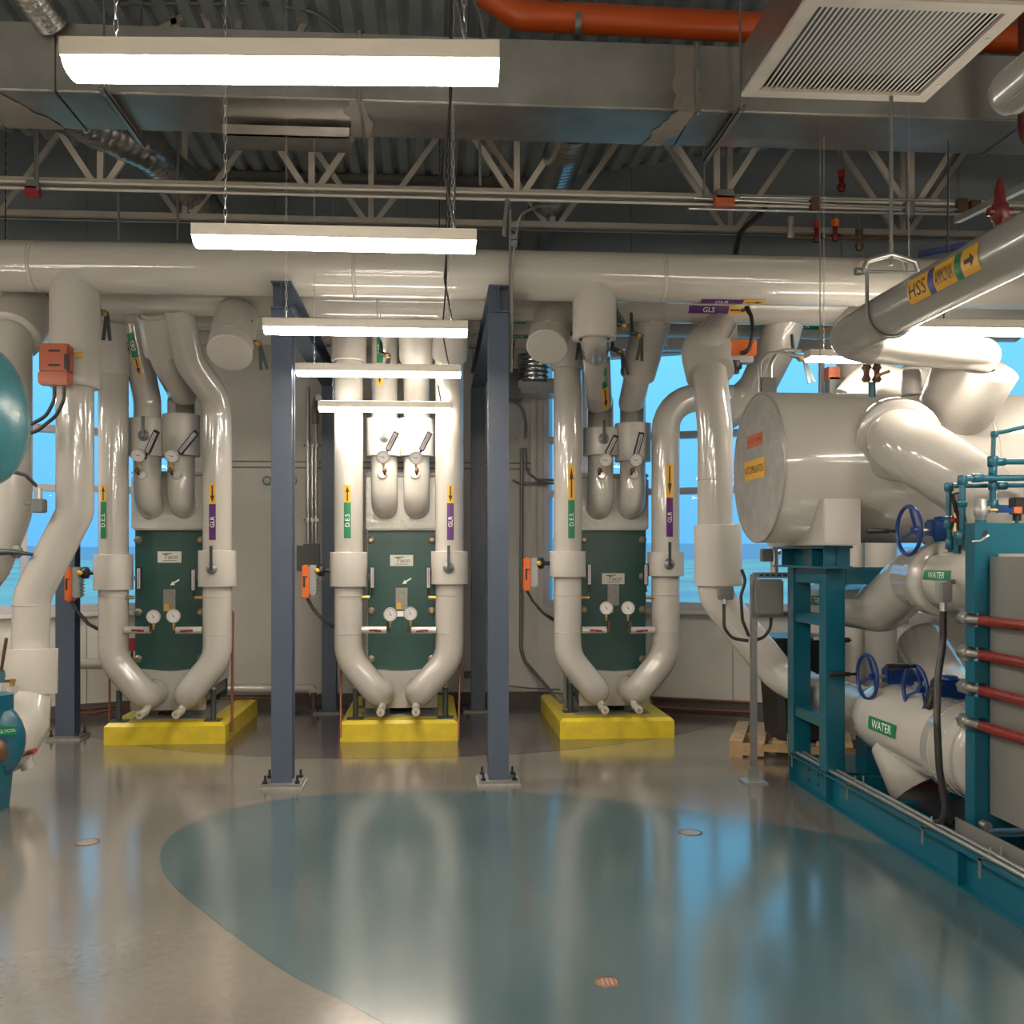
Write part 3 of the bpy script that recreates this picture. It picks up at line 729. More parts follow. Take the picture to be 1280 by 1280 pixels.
# risers ---------------------------------------------------------------------
RR = .129
def riser(k, s, top, lab):
    x = X0[k]+s*.455
    pts = [(x-s*.28,9.02,.42),(x-s*.28,8.75,.42),(x,8.75,.75)]+top
    o = pipe(lab, pts, RR, 'white insulated risers of the heat exchangers', fillet=[.12,.34]+[.3]*8)
    v0, v1 = [[(693,737),(688,733)],[(690,733),(689,730)],[(689,721),(690,720)]][k][0 if s < 0 else 1]
    u = [[144,270],[437.5,561],[709.5,832]][k][0 if s < 0 else 1]
    a, b = P(u,v1,8.75), P(u,v0,8.75)
    sl = sleeve(o, (x,8.75,a.z), (x,8.75,b.z), .166, .12)
    for z in (1.32, .98): band(o, (x,8.75,z), (0,0,1), RR, .008)
    if s > 0: lever(sl, (x-.01,8.75-.19,(a.z+b.z)/2+.0), .2)
    ea = [(627,673,606),(628,673,606),(625,673,581)][k] if s < 0 else [(630,675,605),(629,675,606),(622,671,579)][k]
    zt, zb = zy(ea[0],u,8.62), zy(ea[1],u,8.62)
    al = zy(ea[2],u,8.62)-zt
    dxn = [[-.4,-.12],[0,.05],[.12,.05]][k][0 if s < 0 else 1]
    nm = Vector((dxn,-1,0)).normalized()
    txt = ('D.E.S.' if k != 1 else 'D.E.S') if s < 0 else 'GLR'
    marker(o, (x,8.75,(zt+zb)/2), (0,0,1), nm, RR, txt, 'lgreen' if s < 0 else 'lpurple', zt-zb, .062, (1 if s < 0 else -1, 1), al, 1, th=.62)
    # drain stub and gauge stub
    dx = x-s*.30
    st = obj('drain_stub', MB().tube([(dx,8.74,.33),(dx,8.66,.30),(dx,8.50,.30)], .036, 16, fillet=.04), 'pvc', o)
    obj('drain_plug', MB().cyl((dx,8.502,.30),(dx,8.492,.30),.016,10), 'brass', st)
    zs = zy(788.5, u, 8.6)
    gs = obj('gauge_stub', MB().cyl((x-s*.12,8.68,zs),(x-s*.345,8.68,zs),.032,18), 'pvc', o)
    obj('stub_handle', MB().box((x-s*.19,8.635,zs-.009),(x-s*.27,8.645,zs+.009)).box((x-s*.24,8.63,zs-.014),(x-s*.30,8.64,zs+.004)), 'redrod', gs)
    obj('stub_valve', MB().cyl((x-s*.345,8.68,zs),(x-s*.375,8.66,zs),.014,10).cyl((x-s*.36,8.62,zs-.01),(x-s*.36,8.60,zs+.08),.011,8), 'bronze', gs)
    ts = zy(747, u, 8.7)
    obj('thermowell', MB().cyl((x-s*.12,8.71,ts),(x-s*.19,8.71,ts),.017,12), 'brass', o)
    return o
top1r = [P(270,500,8.75), P(236,452,8.4), P(222,385,8.16)]
top1r[0].x = X0[0]+.455
r1l = riser(0,-1,[(X0[0]-.455,8.75,3.74)],'white riser with green flow marker, left side of the left exchanger')
r1r = riser(0,1,top1r,'white riser with purple flow marker that kinks left up to the header, left exchanger')
r2l = riser(1,-1,[(X0[1]-.455,8.75,3.74)],'white riser with green flow marker, left side of the middle exchanger')
t2 = P(561,500,8.75); t2.x = X0[1]+.455
r2r = riser(1,1,[t2, P(562,440,8.35), P(566,385,8.16)],'white riser with purple flow marker, right side of the middle exchanger')
r3l = riser(2,-1,[(X0[2]-.455,8.75,3.74)],'white riser with green flow marker, left side of the right exchanger')
zq = zy(497, 834, 8.75)
r3r = riser(2,1,[(X0[2]+.455,8.75,zq), (X0[2]+1.15,8.78,zq)],'white riser that arches right at its top, right exchanger')
sleeve(r1l, (X0[0]-.455,8.75,zy(470,144,8.75)), (X0[0]-.455,8.75,3.72), .158, .12)
sleeve(r2l, (X0[1]-.455,8.75,zy(452,437,8.75)), (X0[1]-.455,8.75,3.72), .158, .12)
sleeve(r3l, (X0[2]-.455,8.75,zy(462,709,8.75)), (X0[2]-.455,8.75,3.72), .158, .12)
sleeve(r2r, P(562,447,8.4), P(566,392,8.18), .155, .12)

# upper pairs ---------------------------------------------------------------
def upper(k, u, tops, lab, cv, cr=.164, lever_at=None, r=.122):
    x = P(u, 600, 9.0).x
    o = pipe(lab, [(x,9.2,2.14),(x,8.93,2.14),(x,8.93,P(u,500,8.93).z)]+tops, r, 'white pipe pairs above the heat exchangers', fillet=[.16]+[.3]*6)
    a, b = P(u,cv[1],8.93).z, P(u,cv[0],8.93).z
    sl = sleeve(o, (x,8.93,a), (x,8.93,b), cr, .12)
    if lever_at:
        c = P(lever_at[0], lever_at[1], 8.93-cr-.02); lever(sl, c, .17)
    c = P(u+([-14,-15][0] if k == 0 else 0), 589, 8.93-r-.01)
    gv = obj('gauge_boss', MB().lathe((x-.01,8.93-r+.012,c.z-.03), (0,-1,0), [(0,.05),(.015,.045),(.022,.03)], 18), 'pvc', o)
    obj('gauge_valve', MB().cyl((c.x,8.93-r-.01,c.z-.03),(c.x,8.93-r-.05,c.z),.013,8).lathe((c.x,8.93-r-.05,c.z-.02),(0,0,1),[(0,.012),(.01,.022),(.035,.02),(.05,.01)],12), 'bronze', gv)
    return o
u1l = upper(0,187,[P(178,470,8.85),P(166,400,8.76)],'white pipe above the left exchanger, left of its pair',(524,571),lever_at=(179,544))
u1r = upper(0,229,[P(229,495,8.9),P(206,450,8.45),P(193,388,8.16)],'white pipe above the left exchanger, right of its pair',(519,570),.166)
sleeve(u1r, P(203,441,8.41), P(194,392,8.19), .15, .115)
u2l = upper(1,481,[P(481,405,8.8)],'white pipe above the middle exchanger, left of its pair',(524,571),lever_at=(480,546))
u2r = upper(1,521,[P(521,470,8.8),P(521,390,8.2)],'white pipe above the middle exchanger, right of its pair',(524,571))
sleeve(u2r, P(521,447,8.62), P(521,396,8.24), .155, .115)
u3l = upper(2,749,[P(749,505,8.9),P(745,440,8.2),P(743,415,7.52),P(743,385,7.5)],'white pipe above the right exchanger, left of its pair',(536,570),lever_at=(755,548))
sleeve(u3l, P(743,424,7.5), P(743,352,7.5), .172, .12)
u3r = upper(2,789,[P(789,505,8.9),P(800,455,8.5),P(818,392,8.16)],'white pipe above the right exchanger, right of its pair',(530,577),.168)
sleeve(u3r, P(797,468,8.62), P(817,397,8.2), .16, .115)
def side_marker(o, p, q, r, nrm, txt, colr, flip=1, h=.06, arrow=0, al=0, th=.62):
    p, q = Vector(p), Vector(q)
    return marker(o, (p+q)/2, q-p, nrm, r, txt, colr, (q-p).length, h, arrow, al, flip, th=th)
side_marker(u1l, P(176,447,8.82), P(169,417,8.78), .122, (-.1,-1,-.1), 'DES', 'lgreen', 1, .06, (-1,-1), .16)
side_marker(u2l, P(479,455,8.86), P(479,421,8.83), .122, (-.2,-1,0), 'DES', 'lgreen', 1, .06, (-1,-1), .2)
side_marker(u3l, P(748,473,8.55), P(746,449,8.3), .122, (.15,-1,-.3), 'DES', 'lgreen', 1, .06, (-1,-1), .33)
side_marker(u3r, P(790,499,8.86), P(795,483,8.74), .125, (.15,-1,-.2), 'GLS', 'lpurple', 1, .06, 0, 0)
q = obj('flow_arrow', wrap_patch(P(800,458,8.57), (P(817,397,8.2)-P(797,468,8.62)).normalized(), Vector((.3,-1,-.45)).normalized(), .165, -.09, .09, -.03, .03), 'lyellow', u3r)
qa = (P(817,397,8.2)-P(797,468,8.62)).normalized(); qc = P(800,458,8.57); qn = Vector((.3,-1,-.45)).normalized(); qn = (qn-qa*qn.dot(qa)).normalized()
obj('arrow_print', MB().add(on_cyl(qc, qa, qn, .1665, [(x*.15, y*.05) for x, y in ARROW]), [tuple(range(7))]), 'ink', q)
# capped stubs of the second header
def stub(pa, pb, r, lab):
    a, b = Vector(pa), Vector(pb); d = (b-a).normalized()
    t = obj('capped_branch', MB().tube([a, b], r, 30), 'pvc_matt'); tag(t, lab, 'pipe stub', 'capped branches of the headers')
    obj('end_cap', MB().lathe(b, d, [(0,r+.004),(.012,r+.004),(.014,r-.006)], 30), 'pvc_matt', t)
    band(t, b-d*.12, d, r, .008)
    return t
stub(P(296,396,8.0), P(287,440,7.72), .175, 'capped white branch stub between the left exchanger and front steel column')
stub(P(693,392,8.0), P(684,433,7.72), .165, 'capped white branch stub above the left riser of the right exchanger')
# steel props on the pads
def make_prop(x, y, lab):
    t = thing('pipe_prop', lab, 'pipe stand', (x,y,PADZ), 'dark adjustable pipe stands on the pads')
    obj('base_plate', MB().box((x-.075,y-.06,PADZ),(x+.075,y+.06,PADZ+.01)), 'handle', t)
    obj('post', MB().cyl((x,y,PADZ+.01),(x,y,.47),.026,14), 'handle', t)
    obj('threaded_rod', MB().cyl((x,y,.47),(x,y,.60),.011,8).cyl((x,y,.47),(x,y,.485),.024,6), 'galv', t)
    return t
pr0 = make_prop(X0[0]-.455+.02, 8.84, 'dark pipe stand on the left pad, left front corner')
for x, y, lb in [(X0[0]+.40,8.84,'left pad, right front corner'),(X0[1]-.40,8.84,'middle pad, left front corner'),(X0[1]+.42,8.84,'middle pad, right front corner'),
        (X0[0]-.43,9.6,'left pad, further back on its left edge'),(X0[2]-.38,9.1,'right pad, behind the left riser'),(X0[1]-.36,9.5,'middle pad, further back')]:
    dup(pr0, (x-X0[0]+.435, y-8.84, 0), 'dark pipe stand on the '+lb)

# electric actuators -----------------------------------------------------------
def make_act(c, lab, cab=True):
    c = Vector(c); x, y, z = c   # c = end of the drive shaft at the sleeve
    t = thing('valve_actuator', lab, 'actuator', (x-.16,y,z-.2), 'orange valve actuators')
    obj('drive_shaft', MB().cyl((x,y,z+.0),(x-.06,y,z),.02,12), 'black', t)
    obj('coupling', MB().lathe((x-.05,y,z),(-1,0,0),[(0,.03),(.01,.05),(.05,.055),(.06,.04),(.09,.035)],8), 'black', t)
    bd = obj('housing', MB().box((x-.18,y-.06,z-.22),(x-.12,y+.06,z+.05), .008), 'grey', t)
    fb = MB()
    for i in range(7): fb.box((x-.12,y-.055,z-.20+i*.03),(x-.108,y+.055,z-.19+i*.03))
    obj('cooling_fins', fb, 'grey', bd)
    obj('position_knob', MB().lathe((x-.11,y-.06,z-.0),(0,-1,0),[(0,.022),(.02,.022),(.022,.012),(.03,.01)],14), 'lyellow', t)
    obj('cover', MB().box((x-.245,y-.068,z-.25),(x-.181,y+.068,z+.05), .012), 'orange', t)
    obj('cover_recess', MB().box((x-.232,y-.0695,z-.15),(x-.215,y-.067,z-.05)).box((x-.232,y-.0695,z-.06),(x-.195,y-.067,z-.05)), 'black', t)
    if cab:
        for dy in (0,.03):
            obj('cable', MB().tube([(x-.21,y+dy,z-.25),(x-.16,y+dy,z-.34),(x-.06,y+dy,z-.46),(x+.04+dy,y+.06,z-.53),(x+.1,y+.16,z-.54)], .012, 8, fillet=.1), 'rubber', t)
    return t
c2 = Vector((X0[1]-.455-.165,8.75,zy(713,416,8.75)))
A0 = make_act(c2, 'orange and grey valve actuator left of the middle exchanger')
c3 = Vector((X0[2]-.455-.165,8.75,zy(704,687,8.75))); dup(A0, c3-c2, 'orange and grey valve actuator left of the right exchanger')
c1 = P(119,716,8.75); dup(A0, c1-c2, 'orange and grey valve actuator before the slate column, left of the left exchanger')
# ---------------------------------------------------------------- pipes at far left
pl = pipe('white pipe dropping from the front header that bends left and down to the teal pump', [(P(94,360,7.5).x,7.5,3.72),(P(94,500,7.5).x,7.5,P(94,640,7.5).z),P(40,745,7.5),P(38,800,7.5),P(38,880,7.45),P(28,935,7.2),P(-40,950,6.9)], .135, None, fillet=[.1,.3,.3,.2,.25,.3])
x94 = P(94,500,7.5).x
sleeve(pl, (x94,7.5,P(94,485,7.5).z), (x94,7.5,3.86), .18, .13)
sleeve(pl, P(37,868,7.46), P(38,811,7.49), .192, .13)
band(pl, P(39,756,7.5), (0,0,1), .135)
obj('elbow_jacket', MB().tube([P(34,874,7.42),P(30,905,7.3),P(10,935,7.1),P(-20,945,6.95)], [.168,.178,.18,.18], 26), 'pvc', pl)
obj('vent_stub', MB().cyl(P(17,885,7.3),P(17,857,7.3),.055,18), 'pvc', pl)
obj('drain_stub', MB().cyl(P(28,940,7.1),P(36,961,7.1),.05,18), 'pvc', pl)
p0 = pipe('white pipe at the left edge, descending behind the teal tank', [P(28,395,7.95),P(12,425,7.7),P(12,640,7.7),P(-20,720,7.7),P(-120,760,7.7)], .165, None, fillet=.3)
sleeve(p0, P(15,420,7.72), P(36,385,8.0), .215, .15)
lever(p0, P(20,690,7.5), .01)
tag(obj('lever_valve', MB().tube([P(-8,690,7.45),P(18,690,7.45),P(40,693,7.35)], [.03,.02,.012], 10), 'handle'), 'dark lever valve poking out at the left edge, below the teal tank', 'valve')
# orange actuator hung on the sleeve
cA = P(74,457,7.25)
t = thing('valve_actuator', 'big orange valve actuator hung on the white drop pipe, upper left', 'actuator', cA-Vector((0,0,.17)), 'orange valve actuators')
w2 = 20*7.2/1200; h2 = 25*7.2/1200
obj('cover', MB().box(cA+Vector((-w2,-.08,-h2+.08)), cA+Vector((w2*.85,.02,h2)), .018).box(cA+Vector((-w2-.008,-.075,-h2)), cA+Vector((w2*.8,.02,-h2+.1)), .012), 'orange_dk', t)
for dz in (.085,-.02): obj('grip_slot', MB().box(cA+Vector((-.045,-.083,dz)), cA+Vector((.035,-.079,dz+.016))), 'black', t)
obj('side_clip', MB().box(cA+Vector((w2*.55,-.084,-.04)), cA+Vector((w2*.8,-.078,.07))), 'black', t)
obj('position_knob', MB().cyl(cA+Vector((w2,.0,.08)), cA+Vector((w2+.05,0,.08)), .02, 12), 'lyellow', t)
for k, pp in enumerate([[(68,483),(68,500),(58,520),(40,530),(10,534)],[(80,483),(80,500),(70,520),(45,540),(12,545)]]):
    obj('cable', MB().tube([P(u,v,7.2) for u,v in pp], .014, 8, fillet=.15), 'rubber', t)
obj('conduit_stub', MB().cyl(P(82,497,7.3),P(82,518,7.3),.02,10), 'galv', t)
# teal tank and pump
tc_ = P(-14,520,5.6)
tt = thing('teal_tank', 'domed end of a teal pressure vessel cut off by the left edge', 'vessel', tc_-Vector((0,0,.42)))
prf = [(-.9,.40)]+[(.19*math.sin(R(a))-.0,.40*math.cos(R(a))) for a in range(0,91,10)]
obj('shell', MB().lathe(tc_+Vector((-.02,0,0)), (1,0,0), prf, 36), 'teal_ball', tt)
obj('seam_weld', MB().ring(tc_+Vector((-.02,0,0)), (1,0,0), .401, .006, 36, 6), 'teal_ball', tt)
obj('saddle', MB().box(tc_+Vector((-.7,-.2,-2.16)), tc_+Vector((-.5,.2,-.3))), 'teal', tt)
tc = tag(obj('sensor_cable', MB().tube([P(-5,585,6.2),P(14,589,6.5),P(32,594,7.0),P(45,607,7.3)], .014, 8, fillet=.2), 'rubber'), 'black cable from the teal tank to the small grey sensor', 'cable')
t = thing('pipe_sensor', 'small grey sensor box on the leftmost white pipe', 'sensor', P(47,642,7.35))
obj('body', MB().box(P(41,641,7.35)+Vector((0,-.04,0)), P(57,624,7.35)+Vector((0,.04,0)), .008), 'greybox', t)
obj('collar', MB().cyl(P(48,624,7.35), P(48,610,7.35), .028, 12), 'galv', t); obj('nipple', MB().cyl(P(42,629,7.35), P(32,629,7.5), .015, 8), 'galvd', t)
pm = thing('pump', 'teal pump with green glycol sticker cut off by the left edge', 'pump', P(-12,985,6.6))
pc = P(-28,926,6.6)
obj('volute', MB().lathe(pc+Vector((0,.09,0)), (0,-1,0), [(0,.2),(.03,.29),(.1,.31),(.16,.29),(.19,.22),(.2,.1)], 36), 'teal', pm)
obj('inlet_neck', MB().cyl(pc+Vector((.1,0,.15)), pc+Vector((.1,0,.31)), .125, 24), 'teal', pm)
obj('pedestal', MB().prism([(pc.x-.3,6.5,0),(pc.x+.18,6.5,0),(pc.x+.21,6.5,pc.z-.15),(pc.x-.3,6.5,pc.z-.15)], (0,.16,0)), 'teal', pm)
mk_ = obj('sticker', MB().box(pc+Vector((.192,-.118,.055)), pc+Vector((.295,-.108,.115))), 'lgreen', pm)
flat_text(mk_, pc+Vector((.2435,-.118,.085)), (1,0,.12), (-.12,0,1), 'GLYCOL', .02, 'lwhite', off=.002)
obj('seal_cover', MB().lathe(pc+Vector((.14,-.08,-.05)), (0,-1,0), [(0,.1),(.05,.09),(.08,.05)], 20), 'bronze', pm)
t = thing('hose_bibb', 'small tap with red handle under the white elbow by the teal pump', 'tap', P(33,948,7.0))
obj('body', MB().cyl(P(26,943,7.05), P(36,941,6.95), .02, 10), 'brass', t); obj('handle', MB().cyl(P(35,941,6.95), P(44,938,6.9), .018, 8), 'red', t)

# odds and ends round the left exchanger
t = thing('alarm_box', 'small dark red box behind the left riser of the left exchanger', 'box', P(165,816,9.2))
obj('case', MB().box(P(160,814,9.2), P(173,797,9.25), .005), 'red', t); obj('cable', MB().tube([P(165,814,9.2),P(165,822,9.2),P(168,832,9.2)], .012, 8), 'rubber', t)
t = thing('lever_valve', 'small teal valve with upright bronze lever at the left edge above the pump', 'valve', P(2,850,7.1))
obj('body', MB().cyl(P(-6,845,7.1), P(3,845,7.1), .05, 12), 'teal', t); obj('lever', MB().bar(P(1,840,7.1), P(8,798,7.0), .02,.015), 'bronze', t)
t = thing('lever_valve', 'brass lever valve lying level on the white stub above the pump', 'valve', P(15,857,7.3))
obj('body', MB().cyl(P(17,858,7.3), P(18,848,7.3), .03, 10), 'brass', t); obj('lever', MB().bar(P(18,851,7.3), P(-20,852,7.2), .012,.02), 'bronze', t)
t = thing('pad_conduits', 'two grey conduits rising from the back of the right pad', 'conduit', P(712,890,9.3))
for u in (707,714): obj('conduit', MB().tube([Vector((P(u,800,9.3).x,9.3,.195)), Vector((P(u,800,9.3).x,9.3,.6)), Vector((P(u,800,9.3).x,9.3,.95))], .02, 10), 'galvd', t)
obj('hose', MB().tube([P(720,830,9.15),P(721,870,9.1),P(728,884,9.05),P(732,872,9.1)], .018, 8, fillet=.08), 'rubber', t)

# ================================================================ RIGHT: BIG VESSEL ON ITS TEAL SKID
VX, VY, VZ, VR = 2.285, 6.67, 2.306, .53
ves = thing('insulated_vessel', 'huge white horizontal drum on the teal frame, flat end facing left', 'vessel', (3.5,VY,VZ-VR))
obj('drum', MB().lathe((VX+.02,VY,VZ),(1,0,0),[(0,VR-.02),(0,VR),(4.7,VR)],64,cap=False), 'pvc', ves)
obj('end_board', MB().lathe((VX+.012,VY,VZ),(1,0,0),[(0,VR-.015),(.03,VR-.015)],64), 'endcap', ves)
obj('rim_bead', MB().ring((VX+.015,VY,VZ),(1,0,0),VR-.006,.010,64,8), 'pvc_grey_and_shade', ves)
for x in (3.75,5.1): obj('joint_band', MB().lathe((x,VY,VZ),(1,0,0),[(0,VR),(0,VR+.003),(.02,VR+.003),(.02,VR)],64,cap=False), 'pvc', ves)
def vend(u0,v0,u1,v1,m,txt=None,tc='ink',th=.1):
    a, b = PX(u0,v0,VX), PX(u1,v1,VX)
    o = obj('end_sticker', MB().box((VX+.0085,a.y,a.z),(VX+.0115,b.y,b.z)), m, ves)
    if txt: flat_text(o, (VX+.0085,(a.y+b.y)/2,(a.z+b.z)/2), (0,-1,0),(0,0,1), txt, th, tc, off=.0015, squeeze=.9*abs(a.y-b.y)/th/glyphs(txt)[2])
    return o
vend(932,546,951,555,'lorange','HG  IN','red',.035)
y_ = vend(929,578,954,596,'lyellow','ACCUMULATOR','ink',.055); y_['label'] = 'yellow sticker with a long word'
obj('saddle', MB().box((2.55,6.12,1.755),(2.80,7.2,2.06), .006), 'pvc_matt', ves)
obj('saddle', MB().box((5.2,6.12,1.755),(5.45,7.2,2.06), .006), 'pvc_matt', ves)
# nozzle on the side, elbow falling away to the right
c0 = P(1128,552,6.3)
nz = pipe('large white elbow leaving the side of the drum toward the camera', [P(1118,545,6.4),P(1128,553,5.82),P(1222,612,5.55),P(1262,700,5.5)], .205, None, fillet=[.3,.3], n=32)
obj('nozzle_collar', MB().lathe(P(1119,548,6.25), P(1128,553,5.9)-P(1119,548,6.25), [(0,.275),(.2,.265),(.21,.255),(.21,.2)], 36, cap=False), 'pvc', nz)
# top nozzle and cross pipe to the ammonia main
s_a = P(1193,514,6.33); s_b = s_a+Vector((.05,-.20,.28))
tn = obj('nozzle_sleeve', MB().lathe(s_a, s_b-s_a, [(-.12,.235),(0,.24),((s_b-s_a).length,.262),((s_b-s_a).length+.004,.252),((s_b-s_a).length,.11)], 36, cap=False), 'pvc_matt')
tag(tn, 'wide leaning white sleeve on top of the drum', 'pipe sleeve')
gp = pipe('white ammonia main painted shade-grey, running toward the camera under its hanger', [(2.6,1.9,3.075),(2.6,5.74,3.065)], .126, None, fillet=0, m='pvc_grey_and_shade')  # jacket is white; the grey paints in its unlit underside
obj('elbow', MB().tube(fil([Vector((2.6,5.73,3.065)),Vector((2.6,5.88,3.055)),Vector((2.78,5.9,3.02))],.14,8), .127, 28), 'pvc_grey_and_shade', gp)
xw = pipe('white pipe from the ammonia main across to the top of the drum', [(2.74,5.9,3.02),P(1232,443,6.0),s_b+Vector((.0,.02,.03)),s_a], .113, None, fillet=[.2,.1])
# markers on the ammonia main: find stretch by picture columns
def gx(u, v):  # point of the pipe axis line seen at column u
    c = (u-PX0)/F; t = 2.6/(SN+CS*c); return Vector((2.6, t*(CS-SN*c), 3.07))
def gm(ua, ub, col, txt=None, arrow=False):
    a, b = gx(ua,0), gx(ub,0); c = (a+b)/2; L = (b-a).length
    nm = Vector((-.93,0,-.10)); ax = Vector((0,-1,0))
    p = obj('pipe_marker', wrap_patch(c, ax, nm.normalized(), .1295, -L/2, L/2, -.065, .065), col, gp)
    if txt:
        vs, fs, wd = glyphs(txt); k = .075; kx = min(k, L*.86/wd)
        b2 = ax.cross(nm.normalized()); up = Vector((0,0,1)); sg = 1 if up.dot(b2) > 0 else -1
        obj('lettering', MB().add(on_cyl(c, ax, nm.normalized(), .1315, [(x*kx, y*k*sg) for x, y in vs]), fs), 'ink', p)
    if arrow:
        obj('arrow_print', MB().add(on_cyl(c, ax, nm.normalized(), .1315, [(x*L*.6, y*.09) for x, y in ARROW]), [tuple(range(7))]), 'ink', p)
    return p
gm(1164,1190,'lyellow','HSS'); gm(1191,1197,'lblue'); gm(1198,1225,'lyellow','AMMONIA'); gm(1226,1232,'lgreen'); gm(1234,1256,'lyellow',None,True)
hg = thing('clevis_hanger', 'steel clevis hanger with threaded rod holding the ammonia main', 'pipe hanger', (2.6,5.3,2.93))
obj('strap', MB().tube([(2.6-.142,5.3,3.31),(2.6-.140,5.3,3.07)]+[(2.6+.140*math.cos(R(a)),5.3,3.07+.140*math.sin(R(a))) for a in range(190,351,16)]+[(2.6+.140,5.3,3.07),(2.6+.142,5.3,3.31)], .011, 8), 'galvd', hg)
obj('yoke', MB().tube([(2.6-.17,5.3,3.29),(2.6-.14,5.3,3.36),(2.6,5.3,3.40),(2.6+.14,5.3,3.36),(2.6+.17,5.3,3.29)], .016, 8), 'galv', hg)
obj('cross_bolt', MB().cyl((2.6-.2,5.3,3.30),(2.6+.2,5.3,3.30),.010,8).cyl((2.6-.21,5.3,3.30),(2.6-.18,5.3,3.30),.022,6), 'galvd', hg)
obj('threaded_rod', MB().cyl((2.6,5.3,3.34),(2.6,5.3,4.298),.012,8), 'galvd', hg)
rv = thing('relief_valve', 'dark red pointed valve standing on the ammonia main near the right edge', 'valve', (2.6,4.4,3.19))
rb = gx(1238,0); rb = Vector((2.6, rb.y, 3.19)); rv.location = rb
obj('body', MB().lathe(rb,(0,0,1),[(0,.025),(.04,.028),(.045,.038),(.11,.038),(.12,.028),(.18,.024),(.235,.009)],14).cyl(rb+Vector((-.055,0,.08)),rb+Vector((.055,0,.08)),.02,10), 'dkred', rv)
ORG[rv.name] = rb
# small fittings on top of the drum
t = thing('vent_valve', 'pair of small bronze valves on a teal stem on top of the drum', 'valve', P(1090,490,6.45))
obj('stem', MB().cyl(P(1090,497,6.45),P(1090,478,6.45),.025,12), 'teal', t)
for u in (1083,1096): obj('valve_body', MB().lathe(P(u,478,6.45),(0,0,1),[(0,.02),(.02,.035),(.05,.02),(.08,.02),(.1,.035),(.13,.02)],10), 'bronze', t)
obj('lever', MB().bar(P(1096,470,6.4),P(1112,464,6.3),.015,.02), 'brass', t)
tag(obj('capped_stub', MB().lathe(P(1139,494,6.35),(0,0,1),[(0,.066),(.15,.066),(.17,.055)],24), 'pvc_matt'), 'short white capped cylinder on top of the drum', 'pipe stub')
pipe('white pipe low behind the drum top, rising to the right', [P(1060,500,7.6),P(1085,470,7.6),P(1125,480,7.7),P(1190,455,8.0)], .13, None, fillet=.2)
pipe('white header branch behind the drum with a boxed valve', [P(1075,380,8.1),P(1066,420,8.0),P(1075,470,7.9),P(1100,500,7.9)], .17, None, fillet=.25, m='pvc_matt')
t = thing('boxed_actuator', 'small orange-brown actuator behind the drum beneath the lamp', 'actuator', P(1041,492,7.8))
obj('case', MB().box(P(1036,474,7.8),P(1044,461,7.9)), 'orange_dk', t); obj('foot', MB().box(P(1037,492,7.8),P(1052,474,7.9)), 'greybox', t)
fx = thing('flexible_conduits', 'two bent flexible conduits over the left end of the drum', 'conduit', P(955,492,7.0))
for k, pp in enumerate([[(949,494),(949,455),(958,442),(975,441),(1000,445)],[(963,494),(963,455),(972,440),(985,437),(1002,439)]]):
    obj('hose', MB().tube([P(u,v,7.05) for u, v in pp], .014, 8, fillet=.08), 'galv', fx)
obj('junction_stub', MB().box(P(953,494,7.02),P(966,474,7.1)), 'grey', fx)

# ---- steel frame
fr = thing('drum_stand', 'teal welded steel frame carrying the drum', 'frame', (2.8,6.7,0))
def hs(name, a, b, m='teal'): return obj(name, MB().box(a, b, .006), m, fr)
hs('post', (2.66,6.34,.21),(2.79,6.47,1.60)); hs('post', (2.66,6.93,.21),(2.79,7.06,1.60)); hs('post', (5.2,6.34,.21),(5.33,6.47,1.60)); hs('post', (5.2,6.93,.21),(5.33,7.06,1.60))
cb = MB().box((2.58,6.2,1.60),(2.78,7.15,1.615)).box((2.58,6.2,1.735),(2.78,7.15,1.752)).box((2.675,6.2,1.615),(2.685,7.15,1.735))
for y in (6.22,6.42,6.98): cb.box((2.59,y,1.615),(2.77,y+.01,1.735))
obj('top_beam', cb, 'teal', fr)
hs('cross_beam', (2.79,6.35,1.49),(5.2,6.46,1.597)); hs('cross_beam', (2.67,6.47,1.49),(2.78,6.93,1.597))
hs('cross_beam', (2.67,6.47,1.20),(2.78,6.93,1.27)); hs('cross_beam', (2.67,6.47,.50),(2.78,6.93,.58)); hs('cross_beam', (2.79,6.95,1.49),(5.2,7.05,1.597))
sk = thing('teal_skid', 'long teal channel skid lying on the floor at right', 'skid', (3.4,5.2,0))
SX, SY0, SY1, SH = 2.66, 3.0, 7.05, .205
ch = MB().box((SX,SY0,0),(SX+.085,SY1,.013)).box((SX,SY0,SH-.013),(SX+.085,SY1,SH)).box((SX+.05,SY0,.013),(SX+.06,SY1,SH-.013))
obj('side_rail', ch, 'teal', sk)
for y in (7.035,6.36,4.72,3.5): obj('stiffener', MB().box((SX+.004,y,.013),(SX+.05,y+.012,SH-.013)), 'teal', sk)
for (y,z) in ((6.75,.07),(6.75,.14),(6.6,.07),(6.6,.14)): obj('bolt', MB().cyl((SX+.05,y,z),(SX+.04,y,z),.010,8), 'handle', sk)
for y in (6.99,6.33,5.66,4.95,4.3): obj('cross_member', MB().box((SX+.09,y,.02),(4.6,y+.06,SH-.02)), 'teal', sk)
obj('far_rail', MB().box((4.6,SY0,0),(4.69,SY1,SH)), 'teal', sk)
obj('deck_plate', MB().box((SX+.1,6.4,SH-.018),(3.6,6.95,SH-.006)), 'teal', sk)
obj('strainer_support', MB().box((2.98,6.42,SH-.005),(3.1,6.6,.42)), 'teal', sk)
obj('drip_box', MB().box((2.85,5.1,SH),(3.4,5.5,.24)), 'black', sk)
cd = thing('conduit_run', 'pair of bright metal conduits clamped along the top of the teal skid', 'conduit', (2.7,5,.21))
